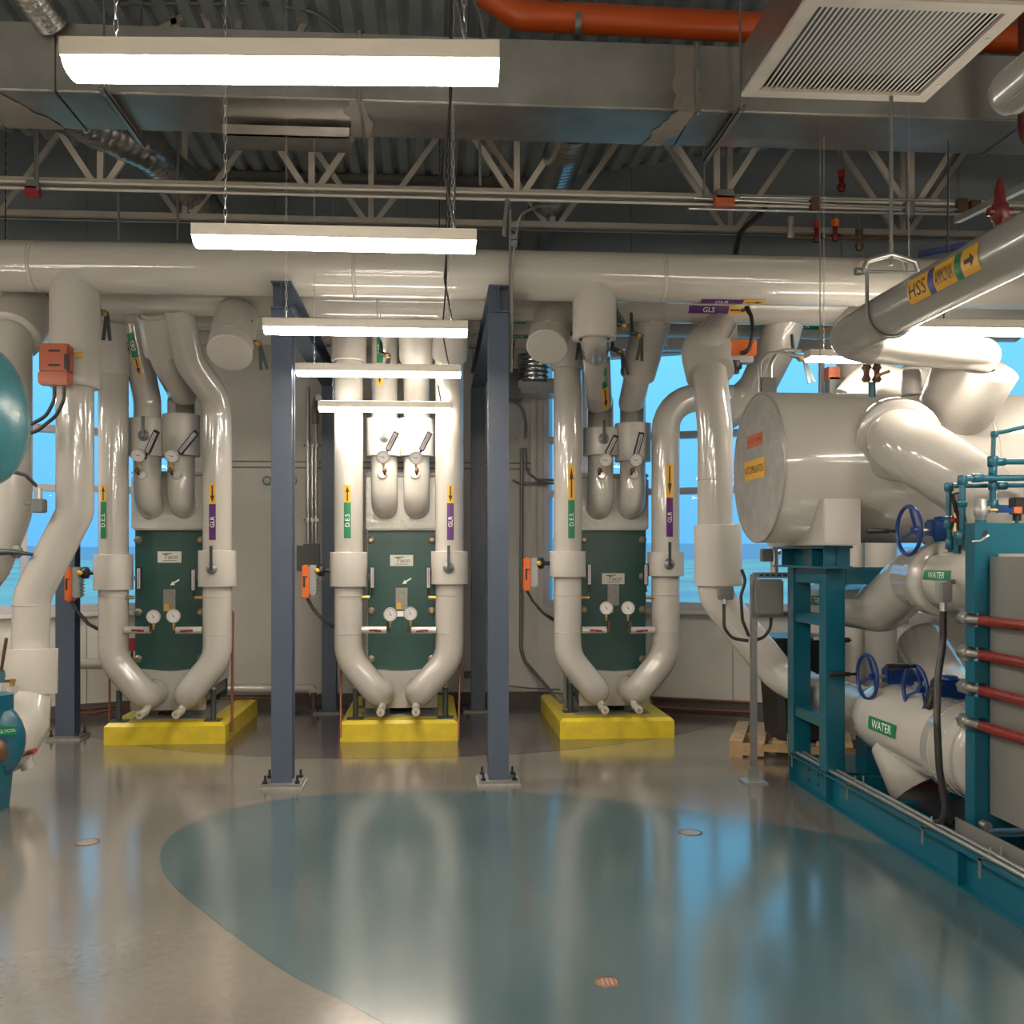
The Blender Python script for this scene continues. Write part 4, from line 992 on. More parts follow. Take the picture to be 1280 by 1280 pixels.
for dx in (0,.05): obj('conduit', MB().tube([(2.685+dx,7.1-dx,.34+dx),(2.685+dx,7.1-dx,.24),(2.685+dx,7.04-dx,.23),(2.685+dx,3.05,.23)], .0125, 10, fillet=.05), 'galv', cd)
for y in (6.95,6.0,5.05,4.5):
    obj('strut_clamp', MB().box((2.655,y,.205),(2.77,y+.02,.217)).box((2.655,y,.12),(2.66,y+.02,.217)), 'galvd', cd)
    for x_ in (2.71,2.765): obj('clamp_screw', MB().cyl((x_,y+.01,.217),(x_,y+.01,.27),.006,6), 'galv', cd)

# ---- water piping on the skid
pts = fil([Vector((3.12,4.95,1.54)),Vector((3.12,6.05,1.54)),Vector((3.10,6.45,1.33)),Vector((2.99,7.25,1.335)),Vector((3.35,7.75,1.335))], .25, 7)
rs = [.19 if p.y < 6.0 else (.162 if p.y > 6.6 else .178) for p in pts]
up_ = tag(obj('insulated_pipe', MB().tube(pts, rs, 30), 'pvc'), 'upper white water pipe from the plate chiller, bending left behind the teal posts', 'pipe')
obj('flange_jacket', MB().lathe((3.12,5.60,1.54),(0,1,0),[(0,.19),(0,.215),(.01,.225),(.17,.225),(.18,.19)],36,cap=False), 'pvc', up_)
obj('elbow_seam', MB().ring((3.05,6.72,1.332), (-.13,1,0), .163, .005, 30, 6), 'pvc', up_)
marker(up_, (3.12,5.42,1.54), (0,-1,0), (-1,-.0,.18), .19, 'WATER', 'lgreen', .30, .06, 0, 0, 1, th=.62)
marker(up_, (3.005,7.05,1.335), (.12,-1,0), (-1,-.2,.1), .164, 'WATER', 'lgreen', .26, .07, 0, 0, 1, th=.62)
tm = thing('flow_sensor', 'grey sensor with black cable on the upper water pipe', 'sensor', P(1179,753,5.15))
obj('body', MB().box(P(1172,753,5.15)+Vector((0,-.035,0)), P(1187,727,5.15)+Vector((0,.035,0)), .008), 'grey', tm)
obj('probe', MB().cyl(P(1183,727,5.2),P(1193,727,5.2),.014,10), 'galvd', tm)
obj('gland', MB().cyl(P(1179,753,5.15),P(1179,764,5.15),.02,10), 'galv', tm)
obj('cable', MB().tube([P(1179,762,5.15),P(1179,800,5.15),P(1172,850,5.1),P(1171,900,4.98),P(1174,960,4.97),P(1182,1010,4.97),P(1179,1027,4.99),P(1168,1029,5.1)], .019, 10, fillet=.2), 'rubber', tm)

st = thing('strainer', 'large white jacketed water strainer low on the skid with an open drain leg', 'strainer', (3.05,6,.25))
A_, B_ = Vector((3.06,5.36,.59)), Vector((3.04,6.4,.61))
obj('barrel', MB().lathe(A_, B_-A_, [(0,.25),(.8,.243),(.92,.23),(1.0,.195),(1.04,.14),(1.045,.02)], 44), 'pvc', st)
obj('nozzle_jacket', MB().lathe(Vector((3.06,4.945,.59)), (0,1,0), [(0,.1),(0,.262),(.04,.27),(.40,.27),(.413,.25)], 44, cap=False), 'pvc', st)
for y in (5.0,5.12,5.25): obj('joint_band', MB().lathe((3.06,y,.59),(0,1,0),[(0,.27),(0,.274),(.015,.274),(.015,.27)],44,cap=False), 'pvc', st)
a = Vector((3.02,6.02,.50)); b = Vector((3.10,5.80,.225)); d = b-a; L = d.length
obj('drain_leg', MB().lathe(a, d, [(0,.20),(L,.245),(L+.003,.235),(L-.12,.225)], 44, cap=False), 'pvc', st)
obj('drain_cover', MB().lathe(a+d.normalized()*(L-.12), d, [(0,.226),(.004,.22)], 36), 'greybox', st)
obj('drain_lever', MB().bar(b+Vector((-.1,.0,.03)), b+Vector((.06,-.02,.03)), .03,.02), 'red', st)
obj('drain_valve', MB().lathe(b+Vector((.06,-.02,.05)),(0,0,-1),[(0,.02),(.02,.032),(.06,.028),(.09,.02)],12), 'brass', st)
marker(st, (3.055,5.84,.60), (0,-1,0), (-1,-.0,.06), .2515, 'WATER', 'lgreen', .36, .085, 0, 0, 1, th=.62)
# long drop from the header that feeds the strainer
fp = pipe('white pipe dropping from the header, then slanting down right behind the teal frame', [P(900,405,8.2),P(884,432,7.65),P(894,540,7.6),P(894,745,7.6),P(975,845,7.45),P(1016,864,7.2),(3.05,6.75,.62),(3.045,6.38,.61)], .14, None, fillet=[.18,.3,.25,.25,.2,.2,.2])
obj('elbow_jacket', MB().tube(fil([P(893,405,8.3),P(893,428,8.2),P(881,440,7.74),P(888,468,7.62)],.16,6), .195, 28), 'pvc_matt', fp)
sleeve(fp, P(898,732,7.6), P(897,656,7.6), .187, .14)
band(fp, P(893,600,7.6), (0,0,1), .135)
for (u,v,Y) in ((1022,869,7.3),): obj('flange_jacket', MB().lathe(P(u,v,Y), Vector((3.05,6.75,.62))-P(1016,864,7.2), [(0,.14),(0,.178),(.12,.178),(.13,.14)], 30, cap=False), 'pvc', fp)
pipe('fat white branch falling from the header onto the arched riser', [P(984,388,8.2),P(972,432,8.3),P(942,492,8.72),P(900,520,8.85)], .17, None, fillet=.3)
for (u, r, v0, v1, Y, lb) in ((1066,.10,655,1000,8.3,'slim upright white pipe behind the teal frame'),(1101,.13,655,900,8.1,'upright white pipe behind the frame, right of the slim one'),(1172,.21,765,930,7.35,'thick upright white pipe behind the strainer')):
    pipe(lb, [P(u,v0,Y), Vector((P(u,v0,Y).x,Y,.0))], r, None, fillet=0, m='pvc_matt')
pipe('short white pipe slanting down behind the strainer at right', [P(1150,800,7.0),P(1185,860,6.6),P(1230,880,6.2)], .17, None, fillet=.2)
tag(obj('wall_cabinet', MB().box(P(1117,905,9.35), P(1141,802,9.55), .01), 'greybox'), 'grey cabinet under the window seen between two white pipes', 'cabinet')
# handwheels
def wheel(c, label, lev=-1):
    c = Vector(c)
    t = thing('handwheel_valve', label, 'valve', c+Vector((.2,0,-.1)), 'blue handwheel valve operators')
    w_ = obj('handwheel', MB().ring(c, (1,0,0), .145, .0125, 36, 8), 'blue', t)
    for a in (95,215,335):
        obj('spoke', MB().bar(c+Vector((.045,0,0)), c+Vector((0,.145*math.cos(R(a)),.145*math.sin(R(a)))), .014,.014), 'blue', w_)
    obj('hub', MB().cyl(c+Vector((.02,0,0)),c+Vector((.07,0,0)),.024,14), 'blue', w_)
    hp_ = c+Vector((0,.145*math.cos(R(lev)),.145*math.sin(R(lev))))
    obj('crank_grip', MB().lathe(hp_, (-1,0,0), [(0,.010),(.05,.010),(.055,.017),(.09,.015),(.13,.018),(.19,.017)], 12), 'black', w_)
    obj('shaft', MB().cyl(c+Vector((.07,0,0)),c+Vector((.12,0,0)),.014,10), 'galv', t)
    obj('stop_disc', MB().lathe(c+Vector((.10,-.02,-.06)),(0,-1,0),[(0,.03),(.03,.028)],14), 'greybox', t)
    g_ = obj('gearbox', MB().box(c+Vector((.12,-.05,-.065)), c+Vector((.30,.06,.065)), .014).lathe(c+Vector((.21,0,.06)),(0,0,1),[(0,.055),(.02,.05),(.025,.03)],16).cyl(c+Vector((.30,0,0)),c+Vector((.37,0,0)),.036,12), 'blue', t)
    for dx in (.145,.275): obj('cap_screw', MB().cyl(c+Vector((dx,-.05,.04)),c+Vector((dx,-.062,.04)),.011,6), 'handle', g_)
    obj('mounting_neck', MB().cyl(c+Vector((.21,0,-.065)),c+Vector((.21,0,-.16)),.03,12), 'pvc_matt', t)
    return t
wheel(P(1084,846,6.15), 'blue handwheel valve on the strainer, left one with black grip to the left', 0)
wheel(P(1144,862,5.62), 'blue handwheel valve on the strainer, right one with grip on top', 100)
wheel(P(1136,663,5.55), 'blue handwheel valve on the upper water pipe, below the big elbow', 0)

# ---- plate chiller
pc_ = thing('plate_chiller', 'teal-framed plate chiller with red tie rods at the right edge', 'heat exchanger', (3.5,4.3,.2))
xq = 2.83; ylo, yhi = 4.85, 4.94
notch = [1.35,1.17,.985,.80]
pl_ = MB(); z0 = .26
pl_.box((xq+.07,ylo,z0),(4.1,yhi,1.86), .0)
zz = [z0]+[z for n_ in sorted(notch) for z in (n_-.038,n_+.038)]+[1.86]
for i in range(0,len(zz),2): pl_.box((xq,ylo,zz[i]),(xq+.0695,yhi,zz[i+1]))
obj('end_plate', pl_, 'teal', pc_)
for z in notch:
    rd = obj('tie_rod', MB().cyl((xq+.03,ylo-1.6,z),(xq+.03,ylo-.02,z),.0285,14), 'redrod', pc_)
    obj('rod_thread', MB().cyl((xq+.03,ylo-.02,z),(xq+.03,yhi+.02,z),.024,12).lathe((xq+.03,yhi,z),(0,1,0),[(0,.040),(.014,.040)],16), 'galv', rd)
    obj('hex_nut', MB().lathe((xq+.03,yhi+.015,z),(0,1,0),[(0,.043),(.06,.043),(.068,.036)],6), 'galv', rd)
obj('side_sheet', MB().box((xq+.075,3.3,.34),(xq+.085,ylo-.012,1.685)), 'pack', pc_)
obj('plate_stack', MB().box((xq+.09,3.3,.34),(4.0,ylo-.012,1.66)), 'pack', pc_)
obj('top_sheet', MB().box((xq+.12,3.3,1.665),(3.9,ylo-.012,1.70)), 'plate', pc_)
obj('kick_strip', MB().box((xq-.04,3.1,.215),(xq-.03,ylo+.12,.29)), 'pack', pc_)
obj('rear_plate', MB().box((xq,3.2,.26),(4.1,3.28,1.86)), 'teal', pc_)
obj('foot_screw', MB().cyl((xq+.03,ylo-.02,.29),(xq+.03,ylo-.07,.29),.025,8), 'galv', pc_)
obj('lifting_rod', MB().tube([P(1216,677,4.85),P(1226,676,4.8),P(1236,669,4.8)], .006, 8), 'galv', pc_)
obj('lifting_hole', MB().cyl((P(1233,667,4.84).x,ylo-.002,P(1233,667,4.84).z),(P(1233,667,4.84).x,ylo+.001,P(1233,667,4.84).z),.017,14), 'black', pc_)
for (u,v) in ((1211,716),(1211,737),(1211,948)): obj('stud', MB().cyl(P(u,v,5.02),P(u+5,v,4.97),.012,8), 'handle', pc_)

# ---- small teal service piping
tp_ = thing('service_piping', 'thin teal service pipes with elbows above the plate chiller', 'pipe', P(1200,690,5.1))
def tl(pts, r, Y=5.1): return obj('pipe_run', MB().tube([P(u,v,Y) for u, v in pts], r, 12, fillet=.03), 'teal', tp_)
tl([(1188,690),(1186,650),(1186,607),(1205,607),(1330,606)], .0145, 5.16)
tl([(1218,678),(1205,676),(1203,660),(1203,598),(1215,598),(1330,597)], .017, 5.06)
tl([(1275,636),(1241,634),(1241,577),(1330,577)], .017, 5.1)
tl([(1241,577),(1242,541),(1252,540),(1300,529)], .0125, 5.12)
for (u,v,Y,r,h) in [(1186,609,5.16,.024,.05),(1186,655,5.16,.027,.05),(1186,646,5.16,.034,.012),(1188,680,5.16,.026,.06),(1203,600,5.06,.026,.05),(1203,630,5.06,.026,.035),(1203,628,5.06,.032,.012),(1203,672,5.06,.034,.08),(1241,577,5.1,.028,.06),(1241,589,5.1,.022,.05),(1241,607,5.1,.024,.05),(1241,632,5.1,.03,.06),(1243,543,5.12,.02,.035)]:
    c = P(u,v,Y); obj('fitting', MB().lathe(c-Vector((0,0,h/2)),(0,0,1),[(0,r*.85),(.006,r),(h-.006,r),(h,r*.85)],14), 'teal', tp_)
for (u,v,Y) in [(1222,597.5,5.06),(1250,577,5.1),(1252,607,5.16)]:
    c = P(u,v,Y); obj('fitting', MB().lathe(c-Vector((.03,0,0)),(1,0,0),[(0,.02),(.005,.024),(.055,.024),(.06,.02)],14), 'teal', tp_)
obj('mount_stub', MB().cyl(P(1197,692,5.1),P(1197,665,5.1),.02,12), 'teal', tp_)
bv = thing('ball_valve', 'nickel ball valve with blue handle and red tip on the plate chiller', 'valve', P(1226,656,4.95))
c = P(1226,637,4.95)
obj('body', MB().lathe(c-Vector((0,0,.06)),(0,0,1),[(0,.026),(.025,.03),(.03,.036),(.075,.036),(.08,.03),(.11,.03),(.118,.02)],10).cyl(c,c+Vector((.04,-.02,0)),.018,10), 'grey', bv)
obj('neck', MB().cyl(c-Vector((0,0,.1)),c-Vector((0,0,.055)),.028,12), 'teal', bv)
obj('handle', MB().obox(c+Vector((.115,-.03,-.005)),(.045,0,0),(0,.008,0),(0,0,.013)), 'blue', bv)
obj('handle_tip', MB().obox(c+Vector((.182,-.03,-.004)),(.022,0,0),(0,.009,0),(0,0,.017)), 'lorange', bv)
obj('spindle', MB().cyl(c+Vector((.03,-.03,-.004)),c+Vector((.075,-.03,-.004)),.009,8), 'brass', bv)
sw = thing('pressure_switch', 'dark navy switch on a thin teal stem at the right edge', 'switch', P(1272,660,5.0))
obj('head', MB().box(P(1264,643,5.0)+Vector((0,-.03,0)),P(1278,622,5.0)+Vector((0,.03,0)),.006).cyl(P(1271,643,5),P(1271,651,5),.022,10), 'black', sw)
obj('stem', MB().cyl(P(1271,651,5),P(1271,662,5),.010,10), 'teal', sw)
make_thermo(P(1199,638,5.11), P(1193,612,5.11)-P(1206,664,5.11), .2, .042, 'black slanting thermometer between the teal service pipes')
tw = thing('service_valve', 'small amber needle valve between the teal service pipes', 'valve', P(1195,668,5.12))
obj('body', MB().lathe(P(1195,670,5.13),(0,0,1),[(0,.016),(.03,.022),(.06,.014),(.13,.014)],10), 'brass', tw); obj('handle', MB().box(P(1191,652,5.1),P(1200,648,5.13)), 'red', tw)
tag(obj('bleed_valve', MB().lathe(P(1160,887,5.45),(.3,0,1),[(0,.015),(.02,.026),(.05,.02),(.09,.024),(.12,.01)],10).bar(P(1156,878,5.45),P(1167,848,5.42),.012,.012), 'black'), 'small black lever valve on the strainer neck beside the tie rods', 'valve')
t = thing('vent_cock', 'tiny bronze cock on the upper water pipe beside the chiller', 'valve', P(1211,690,5.0))
obj('body', MB().lathe(P(1210,688,5.02),(0,0,1),[(0,.02),(.03,.014),(.05,.02),(.08,.01)],10), 'bronze', t); obj('knob', MB().cyl(P(1209,676,5.02),P(1213,674,5.0),.014,8), 'black', t)

# ---- strut stand, enclosure, bin, pallet
sd = thing('strut_stand', 'galvanised strut post on a square foot beside the teal skid', 'stand', P(942,975,7.0)*Vector((1,1,0)).length*0+Vector((P(942,975,7.0).x,7.0,0)))
px_ = P(942,900,7.0).x; zt_ = P(942,718,7.0).z
obj('post', MB().box((px_-.021,6.98,.012),(px_+.021,7.02,zt_)), 'galvd', sd)
obj('foot_plate', MB().box((px_-.085,6.92,0),(px_+.085,7.09,.012)), 'galv', sd)
obj('foot_socket', MB().box((px_-.03,6.968,.012),(px_+.03,7.032,.12)), 'galv', sd)
for v_ in (719,768):
    z = P(942,v_,7.0).z
    r_ = obj('cross_strut', MB().box((px_-.0,6.985,z-.021),(px_+.26,7.025,z+.021)), 'galvd', sd)
    for q_ in range(5): obj('slot', MB().box((px_+.04+q_*.045,6.983,z-.006),(px_+.066+q_*.045,6.9855,z+.006)), 'black', r_)
be = thing('enclosure', 'dark grey square junction box on the strut stand', 'box', (px_+.14,6.95,1.2))
ORG[be.name] = Vector(be.location)
a, b = P(944,769,6.95), P(977,724,6.95)
obj('case', MB().box((a.x,6.9,a.z),(b.x,6.982,b.z),.012), 'greybox', be); obj('lid', MB().box((a.x+.012,6.892,a.z+.012),(b.x-.012,6.899,b.z-.012),.003), 'greybox', be)
for k, pp in enumerate([[(905,755),(905,785),(915,798),(935,801)],[(927,712),(932,725),(926,745),(928,775),(936,795)],[(945,770),(945,785),(938,797)],[(964,772),(963,785),(955,797),(944,800)]]):
    tag(obj('cable', MB().tube([P(u,v,7.05+.02*k) for u, v in pp], .0125, 8, fillet=.1), 'rubber'), ['black cable looping from the small grey box to the strut post','black cable hanging from the white sleeve behind the strut post','short black cable loop just right of the strut post','black cable loop under the dark grey junction box'][k], 'cable')
t = thing('conduit_box', 'small grey box under the white sleeve with a cable below', 'box', P(906,752,7.35))
obj('case', MB().box(P(900,750,7.35),P(914,733,7.42),.006), 'greybox', t); obj('gland', MB().cyl(P(905,750,7.36),P(905,757,7.3),.014,8), 'galv', t)
t = thing('sight_glass', 'small grey fitting hanging under the left end of the drum', 'fitting', P(960,700,7.2))
obj('head', MB().box(P(953,702,7.2),P(962,686,7.26),.004), 'greybox', t); obj('stem', MB().cyl(P(962,690,7.24),P(975,690,7.24),.02,10).cyl(P(968,684,7.24),P(968,718,7.24),.03,12), 'galv', t)
bn = thing('waste_bin', 'big black plastic bin on the pallet behind the teal frame', 'bin', (P(1000,910,8.0).x,8.0,.14))
bx, by = P(1003,880,8.0).x, 8.05
prf_ = MB()
def rr(w, d, z): return [(bx+sx*w-(.05 if k else 0)*sx, by+sy*d-(0 if k else .05)*sy, z) for sx, sy, ks in ((1,-1,(1,0)),(1,1,(0,1)),(-1,1,(1,0)),(-1,-1,(0,1))) for k in ks]
lv = [rr(.25,.22,.145), rr(.30,.27,.96)]; nn = 8
obj('tub', prf_.add(lv[0]+lv[1], [tuple(range(nn))[::-1]]+[(i,(i+1)%nn,nn+(i+1)%nn,nn+i) for i in range(nn)]+[tuple(range(nn,2*nn))]), 'black', bn)
obj('lid', MB().box((bx-.33,by-.30,.962),(bx+.33,by+.30,1.0),.015), 'black', bn); obj('lid_hinge', MB().box((bx+.0,by-.31,.985),(bx+.06,by-.29,1.01)), 'lwhite', bn)
tag(obj('folded_rack', MB().box((bx+.05,by-.305,1.004),(bx+.12,by+.2,1.03)), 'wood'), 'short wood offcut lying on the black bin', 'offcut')
pa = thing('pallet', 'wooden pallet partly hidden behind the teal frame', 'pallet', (3.0,8.2,0))
pa.rotation_euler = (0,0,-.38)
ORG[pa.name] = Vector((P(960,925,8.3).x+.25,8.15,0)); pa.location = ORG[pa.name]; po = ORG[pa.name]
for i in range(7): obj('deck_board', MB().box(po+Vector((-.58+i*.173,-.5,.115)), po+Vector((-.58+i*.173+.11,.5,.133))), 'wood', pa)
for y in (-.5,-.02,.44):
    obj('stringer', MB().box(po+Vector((-.58,y,.018)), po+Vector((-.30,y+.04,.114))).box(po+Vector((-.30,y,.06)), po+Vector((.30,y+.04,.114))).box(po+Vector((.30,y,.018)), po+Vector((.57,y+.04,.114))), 'wood', pa)
for i in (0,3,6): obj('base_board', MB().box(po+Vector((-.58+i*.173,-.5,0)), po+Vector((-.58+i*.173+.11,.5,.0175))), 'wood', pa)
# actuator high by the header
cB = P(925,444,7.9)
t = thing('valve_actuator', 'orange valve actuator high by the header left of the drum', 'actuator', cB-Vector((0,0,.15)), 'orange valve actuators')
obj('cover', MB().box(P(910,444,7.8),P(939,429,7.95),.01), 'orange', t); obj('housing', MB().box(P(908,452,7.82),P(936,445,7.95),.006), 'grey', t)
obj('coupling', MB().lathe(P(917,452,7.88),(0,0,-1),[(0,.07),(.06,.07),(.07,.05),(.1,.045)],10), 'black', t)
for k in (0,1): obj('cable', MB().tube([P(925+4*k,442,7.75),P(936,438,7.72),P(942,415,7.7),P(939,395,7.75),P(932+2*k,384,7.8)], .016, 8, fillet=.1), 'rubber', t)

# ================================================================ WALL SERVICES
cr = thing('conduit_rack', 'upright conduits on the centre wall between the left column and beam', 'conduit', P(385,680,10.83))
for u, vt in ((385,484),(390.5,560),(395,530)):
    obj('conduit', MB().cyl(P(u,vt,10.83), P(u,679,10.83), .018 if u != 385 else .022, 10), 'galv', cr)
obj('conduit_elbow', MB().tube([P(394,530,10.83),P(394,505,10.8),P(396,498,10.5),P(398,497,10.2)], .034, 10, fillet=.1), 'galvd', cr)
for v in (557,650): 
    s_ = obj('cross_strut', MB().box(P(380,v+1.6,10.885), P(404,v-1.6,10.85)), 'galvd', cr)
    for u in (385,391,396): obj('pipe_clip', MB().box(P(u-1.6,v+2.2,10.85), P(u+1.6,v-2.2,10.80)), 'galv', s_)
wb = thing('wall_box', 'flat grey junction box at the foot of the upright wall conduits', 'box', P(385,717,10.84))
obj('case', MB().box(P(371,715,10.83), P(400,680,10.88), .004), 'greybox', wb); obj('lug', MB().box(P(371,682,10.82),P(379,677,10.83)), 'galv', wb); obj('lug', MB().box(P(371,719,10.82),P(376,714,10.83)), 'galv', wb)
el = thing('emergency_light', 'oval emergency lamp with green indicator on the wall beside the left column', 'lamp', P(349,610,10.8))
a, b = P(329,609,10.8), P(371,593,10.88)
obj('case', MB().box(a, b, .03), 'plate', el)
for u in (334.5,366): obj('lamp_head', MB().lathe(P(u,601,10.795),(0,-1,0),[(0,.05),(.02,.05),(.03,.035)],18), 'grey', el)
obj('indicator', MB().cyl(P(342,603.5,10.79), P(342,603.5,10.78), .02, 12), 'ledgreen', el)
tag(obj('smooth_pipe', MB().tube([P(268,861,10.3),P(391,861,10.6),P(392,866,10.5)], .05, 16, fillet=.04), 'pvc'), 'slim white pipe low along the centre wall behind the left column', 'pipe')
tag(obj('smooth_pipe', MB().tube([P(62,829,9.95),P(128,830,10.25)], .055, 16), 'pvc'), 'slim white pipe low under the left window behind the slate column', 'pipe')
ft = thing('pipe_stand', 'dark short stand under the end of the slim white pipe', 'pipe stand', P(392,888,10.5))
obj('leg', MB().cyl(Vector((P(392,870,10.5).x,10.5,.02)), Vector((P(392,870,10.5).x,10.5,P(0,869,10.5).z)), .03, 10), 'bronze', ft)
obj('plate', MB().box(ft.location+Vector((-.08,-.06,-ft.location.z)), ft.location+Vector((.08,.06,-ft.location.z+.012))), 'handle', ft)
def cu(label, pts, r=.011, m='copper', fl=.06): return tag(obj('copper_line', MB().tube(pts, r, 8, fillet=fl), m), label, 'pipe')
cu('copper line dropping beside the slate column at left', [P(99,760,9.3),P(98,888,9.3),P(130,885,9.6),P(160,882,9.9)])
cu('second copper line crossing low behind the left slate column', [P(97,891,9.25),P(112,893,9.3),P(160,884,9.9)], .012)
cu('short copper drain at the left pad front corner', [P(137,845,8.95),P(137,905,8.95)])
cu('tall copper line right of the left exchanger', [P(287,763,8.9),P(291,765,8.9),P(290,915,8.9)], .013)
cu('copper line running back along the left pad edge', [P(275,873,9.6),P(326,873,10.3),P(360,873,10.6),P(375,873,10.75)], .014)
cu('copper line left of the middle exchanger', [P(426,830,8.9),P(426,922,8.6)], .009)
cu('copper line right of the middle exchanger', [P(575,830,8.9),P(573,925,8.6)], .009)
def facet(x): return 10.9-.4245*(x-1.19)-.07
cu('thin red-brown pipe along the base of the right window wall, upper one', [Vector((1.5,facet(1.5),.135)),Vector((3.4,facet(3.4),.135))], .012)
cu('thin red-brown pipe along the base of the right window wall, lower one', [Vector((1.5,facet(1.5),.03)),Vector((3.4,facet(3.4),.03))], .012)
tag(obj('pipe_tee', MB().cyl(Vector((2.35,facet(2.35)-.03,.05)),Vector((2.35,facet(2.35)-.03,.2)),.014,8).box(Vector((2.325,facet(2.35)-.05,.07)),Vector((2.375,facet(2.35)-.01,.11))), 'brass'), 'tiny brass tee on the thin pipes at the wall base', 'fitting')
wc = thing('wall_conduits', 'grey conduits and white switch box on the wall left of the right window', 'conduit', P(652,700,10.8))
obj('long_conduit', MB().tube([P(652,560,10.82),P(651,810,10.82),P(655,825,10.8),P(697,874,9.9),P(702,878,9.6)], .02, 10, fillet=.25), 'galvd', wc)
obj('branch', MB().tube([P(657,560,10.82),P(658,590,10.8),P(672,600,10.7),P(700,600,10.4)], .014, 8, fillet=.15), 'galvd', wc)
obj('branch', MB().tube([P(641,600,10.82),P(648,604,10.8),P(672,604,10.75),P(700,604,10.4)], .014, 8, fillet=.1), 'galvd', wc)
obj('feed', MB().tube([P(640,500,10.82),P(652,508,10.82),P(657,530,10.82),P(657,548,10.82)], .016, 8, fillet=.2), 'galvd', wc)
obj('switch_box', MB().box(P(648,556,10.82), P(660,545,10.87), .006), 'plate', wc)
obj('channel', MB().box(P(664,700,10.85), P(670,488,10.88)), 'white', wc)
cu('thin grey line across the wall base left of the right pad', [P(625,856,10.84),P(660,860,10.84),P(700,862,10.4)], .009, 'galvd')
tag(obj('outlet_box', MB().box(P(580,848,10.83), P(588,839,10.88), .004), 'greybox'), 'small grey outlet low on the wall right of the middle exchanger', 'box')
for u in (538,584.5,604):
    pass
# duct drop with plenum beside the window
dz = thing('supply_plenum', 'ribbed duct drop on a flat metal plenum above the right window corner', 'duct', P(671,492,10.2))
ca, cb_ = P(667,480,10.15), P(667,445,10.15)
path = [ca.lerp(cb_, i/18) for i in range(19)]
obj('ribbed_duct', MB().tube(path, [.17+(.012 if i % 3 == 0 else 0) for i in range(19)], 22), 'spiral', dz)
obj('plenum', MB().box(P(651,491,10.05), P(693,481,10.45), .006).box(P(648,485.5,10.04), P(695,484.5,10.44)), 'duct', dz)
tag(obj('plenum_box', MB().box(P(628,498,10.35), P(651,466,10.6), .006), 'greybox'), 'dull grey metal box left of the ribbed duct drop', 'box')
# strut and conduit hanging by the right beam
sh = thing('strut_drop', 'dark strut and bent conduit dropping in front of the header, right of the right beam', 'conduit', P(640,460,7.2))
obj('strut', MB().bar(P(635,250,7.25), P(631,294,7.2), .03, .04), 'galvd', sh)
obj('long_rod', MB().cyl(P(638,262,7.2), P(636.5,465,7.2), .011, 8), 'galvd', sh)
obj('bent_conduit', MB().tube([P(700,256,7.7),P(672,258,7.5),P(650,268,7.3),P(644,295,7.2),P(640,340,7.2),P(639,465,7.2)], .011, 8, fillet=.25), 'galv', sh)
for v in (282,297,305): obj('clamp', MB().box(P(639,v+2,7.17), P(646,v-2,7.21)), 'galvd', sh)
# valves and fittings among the headers (scissor handles)
def scissor(u, v, Y, ang, lab, m='handle'):
    c = P(u, v, Y); t = thing('isolation_valve', lab, 'valve', c-Vector((0,0,.1)), 'small levered valves among the headers')
    obj('stem', MB().cyl(c+Vector((-.10,0,.03)), c, .02, 10), m, t)
    obj('neck', MB().cyl(c+Vector((-.08,0,.03)), c+Vector((-.08,.04,.2)), .014, 8), m, t)
    for k, s in enumerate((-.10, .12)):
        d = Matrix.Rotation(R(ang)+s, 3, 'Y') @ Vector((0,0,-1))
        obj('handle_arm', MB().obox(c+d*.10+Vector((0,-.012*k,0)), Vector((.013,0,0)), Vector((0,.005,0)), d*.11), m, t)
    obj('bonnet', MB().lathe(c+Vector((-.02,.0,0)),(0,-1,0),[(-.02,.025),(.02,.028),(.03,.015)],10), 'brass', t)
    return t
for a in [(134,392,7.6,0,'dark levered valve right of the big orange actuator pipe'),(325,430,7.8,-10,'dark levered valve right of the left capped branch'),(162,432,8.7,20,'dark levered valve beside the tilted green marker'),
          (487,445,8.7,15,'dark levered valve beside the green marker above the middle exchanger'),(724,420,8.2,0,'dark levered valve under the right capped branch'),(783,408,7.5,140,'dark levered valve right of the open white cup sleeve'),
          (777,440,8.4,-10,'dark levered valve between the two pipes above the right exchanger'),(802,420,7.9,5,'dark levered valve left of the fat white elbow'),(1004,448,7.6,-20,'dark levered valve left of the far lamp at right'),(642,425,8.6,10,'dark levered valve beside the green header markers')]:
    scissor(*a)

# ================================================================ UNDER THE ROOF
cn = thing('ceiling_conduits', 'bright metal conduits clamped below the beige joist chord at right', 'conduit', P(1000,262,7.9))
for v0, v1, u0, u1 in ((250,262,868,1200),(262,268,860,1215),(247,250,925,1175)):
    obj('conduit', MB().tube([P(u0,v0-(v1-v0)*.2,7.95),P((u0+u1)/2,(v0+v1)/2,7.95),P(u1,v1,7.95)], .013, 8), 'galv', cn)
for u, v in ((1018,256),(1136,262),(1202,258),(1218,260)): obj('beam_clamp', MB().box(P(u-3.5,v+7,7.92), P(u+3.5,v-7,7.98)), 'bronze' if u != 1136 else 'galvd', cn)
cn2 = thing('ceiling_conduits', 'pale pair of conduits running along the whole nearest joist chord', 'conduit', P(640,240,7.98))
for dz_ in (0,.055): obj('conduit', MB().cyl((-6.8,7.99,4.655-dz_*0+.0+dz_), (7,7.99,4.655+dz_), .013, 8), 'white', cn2)
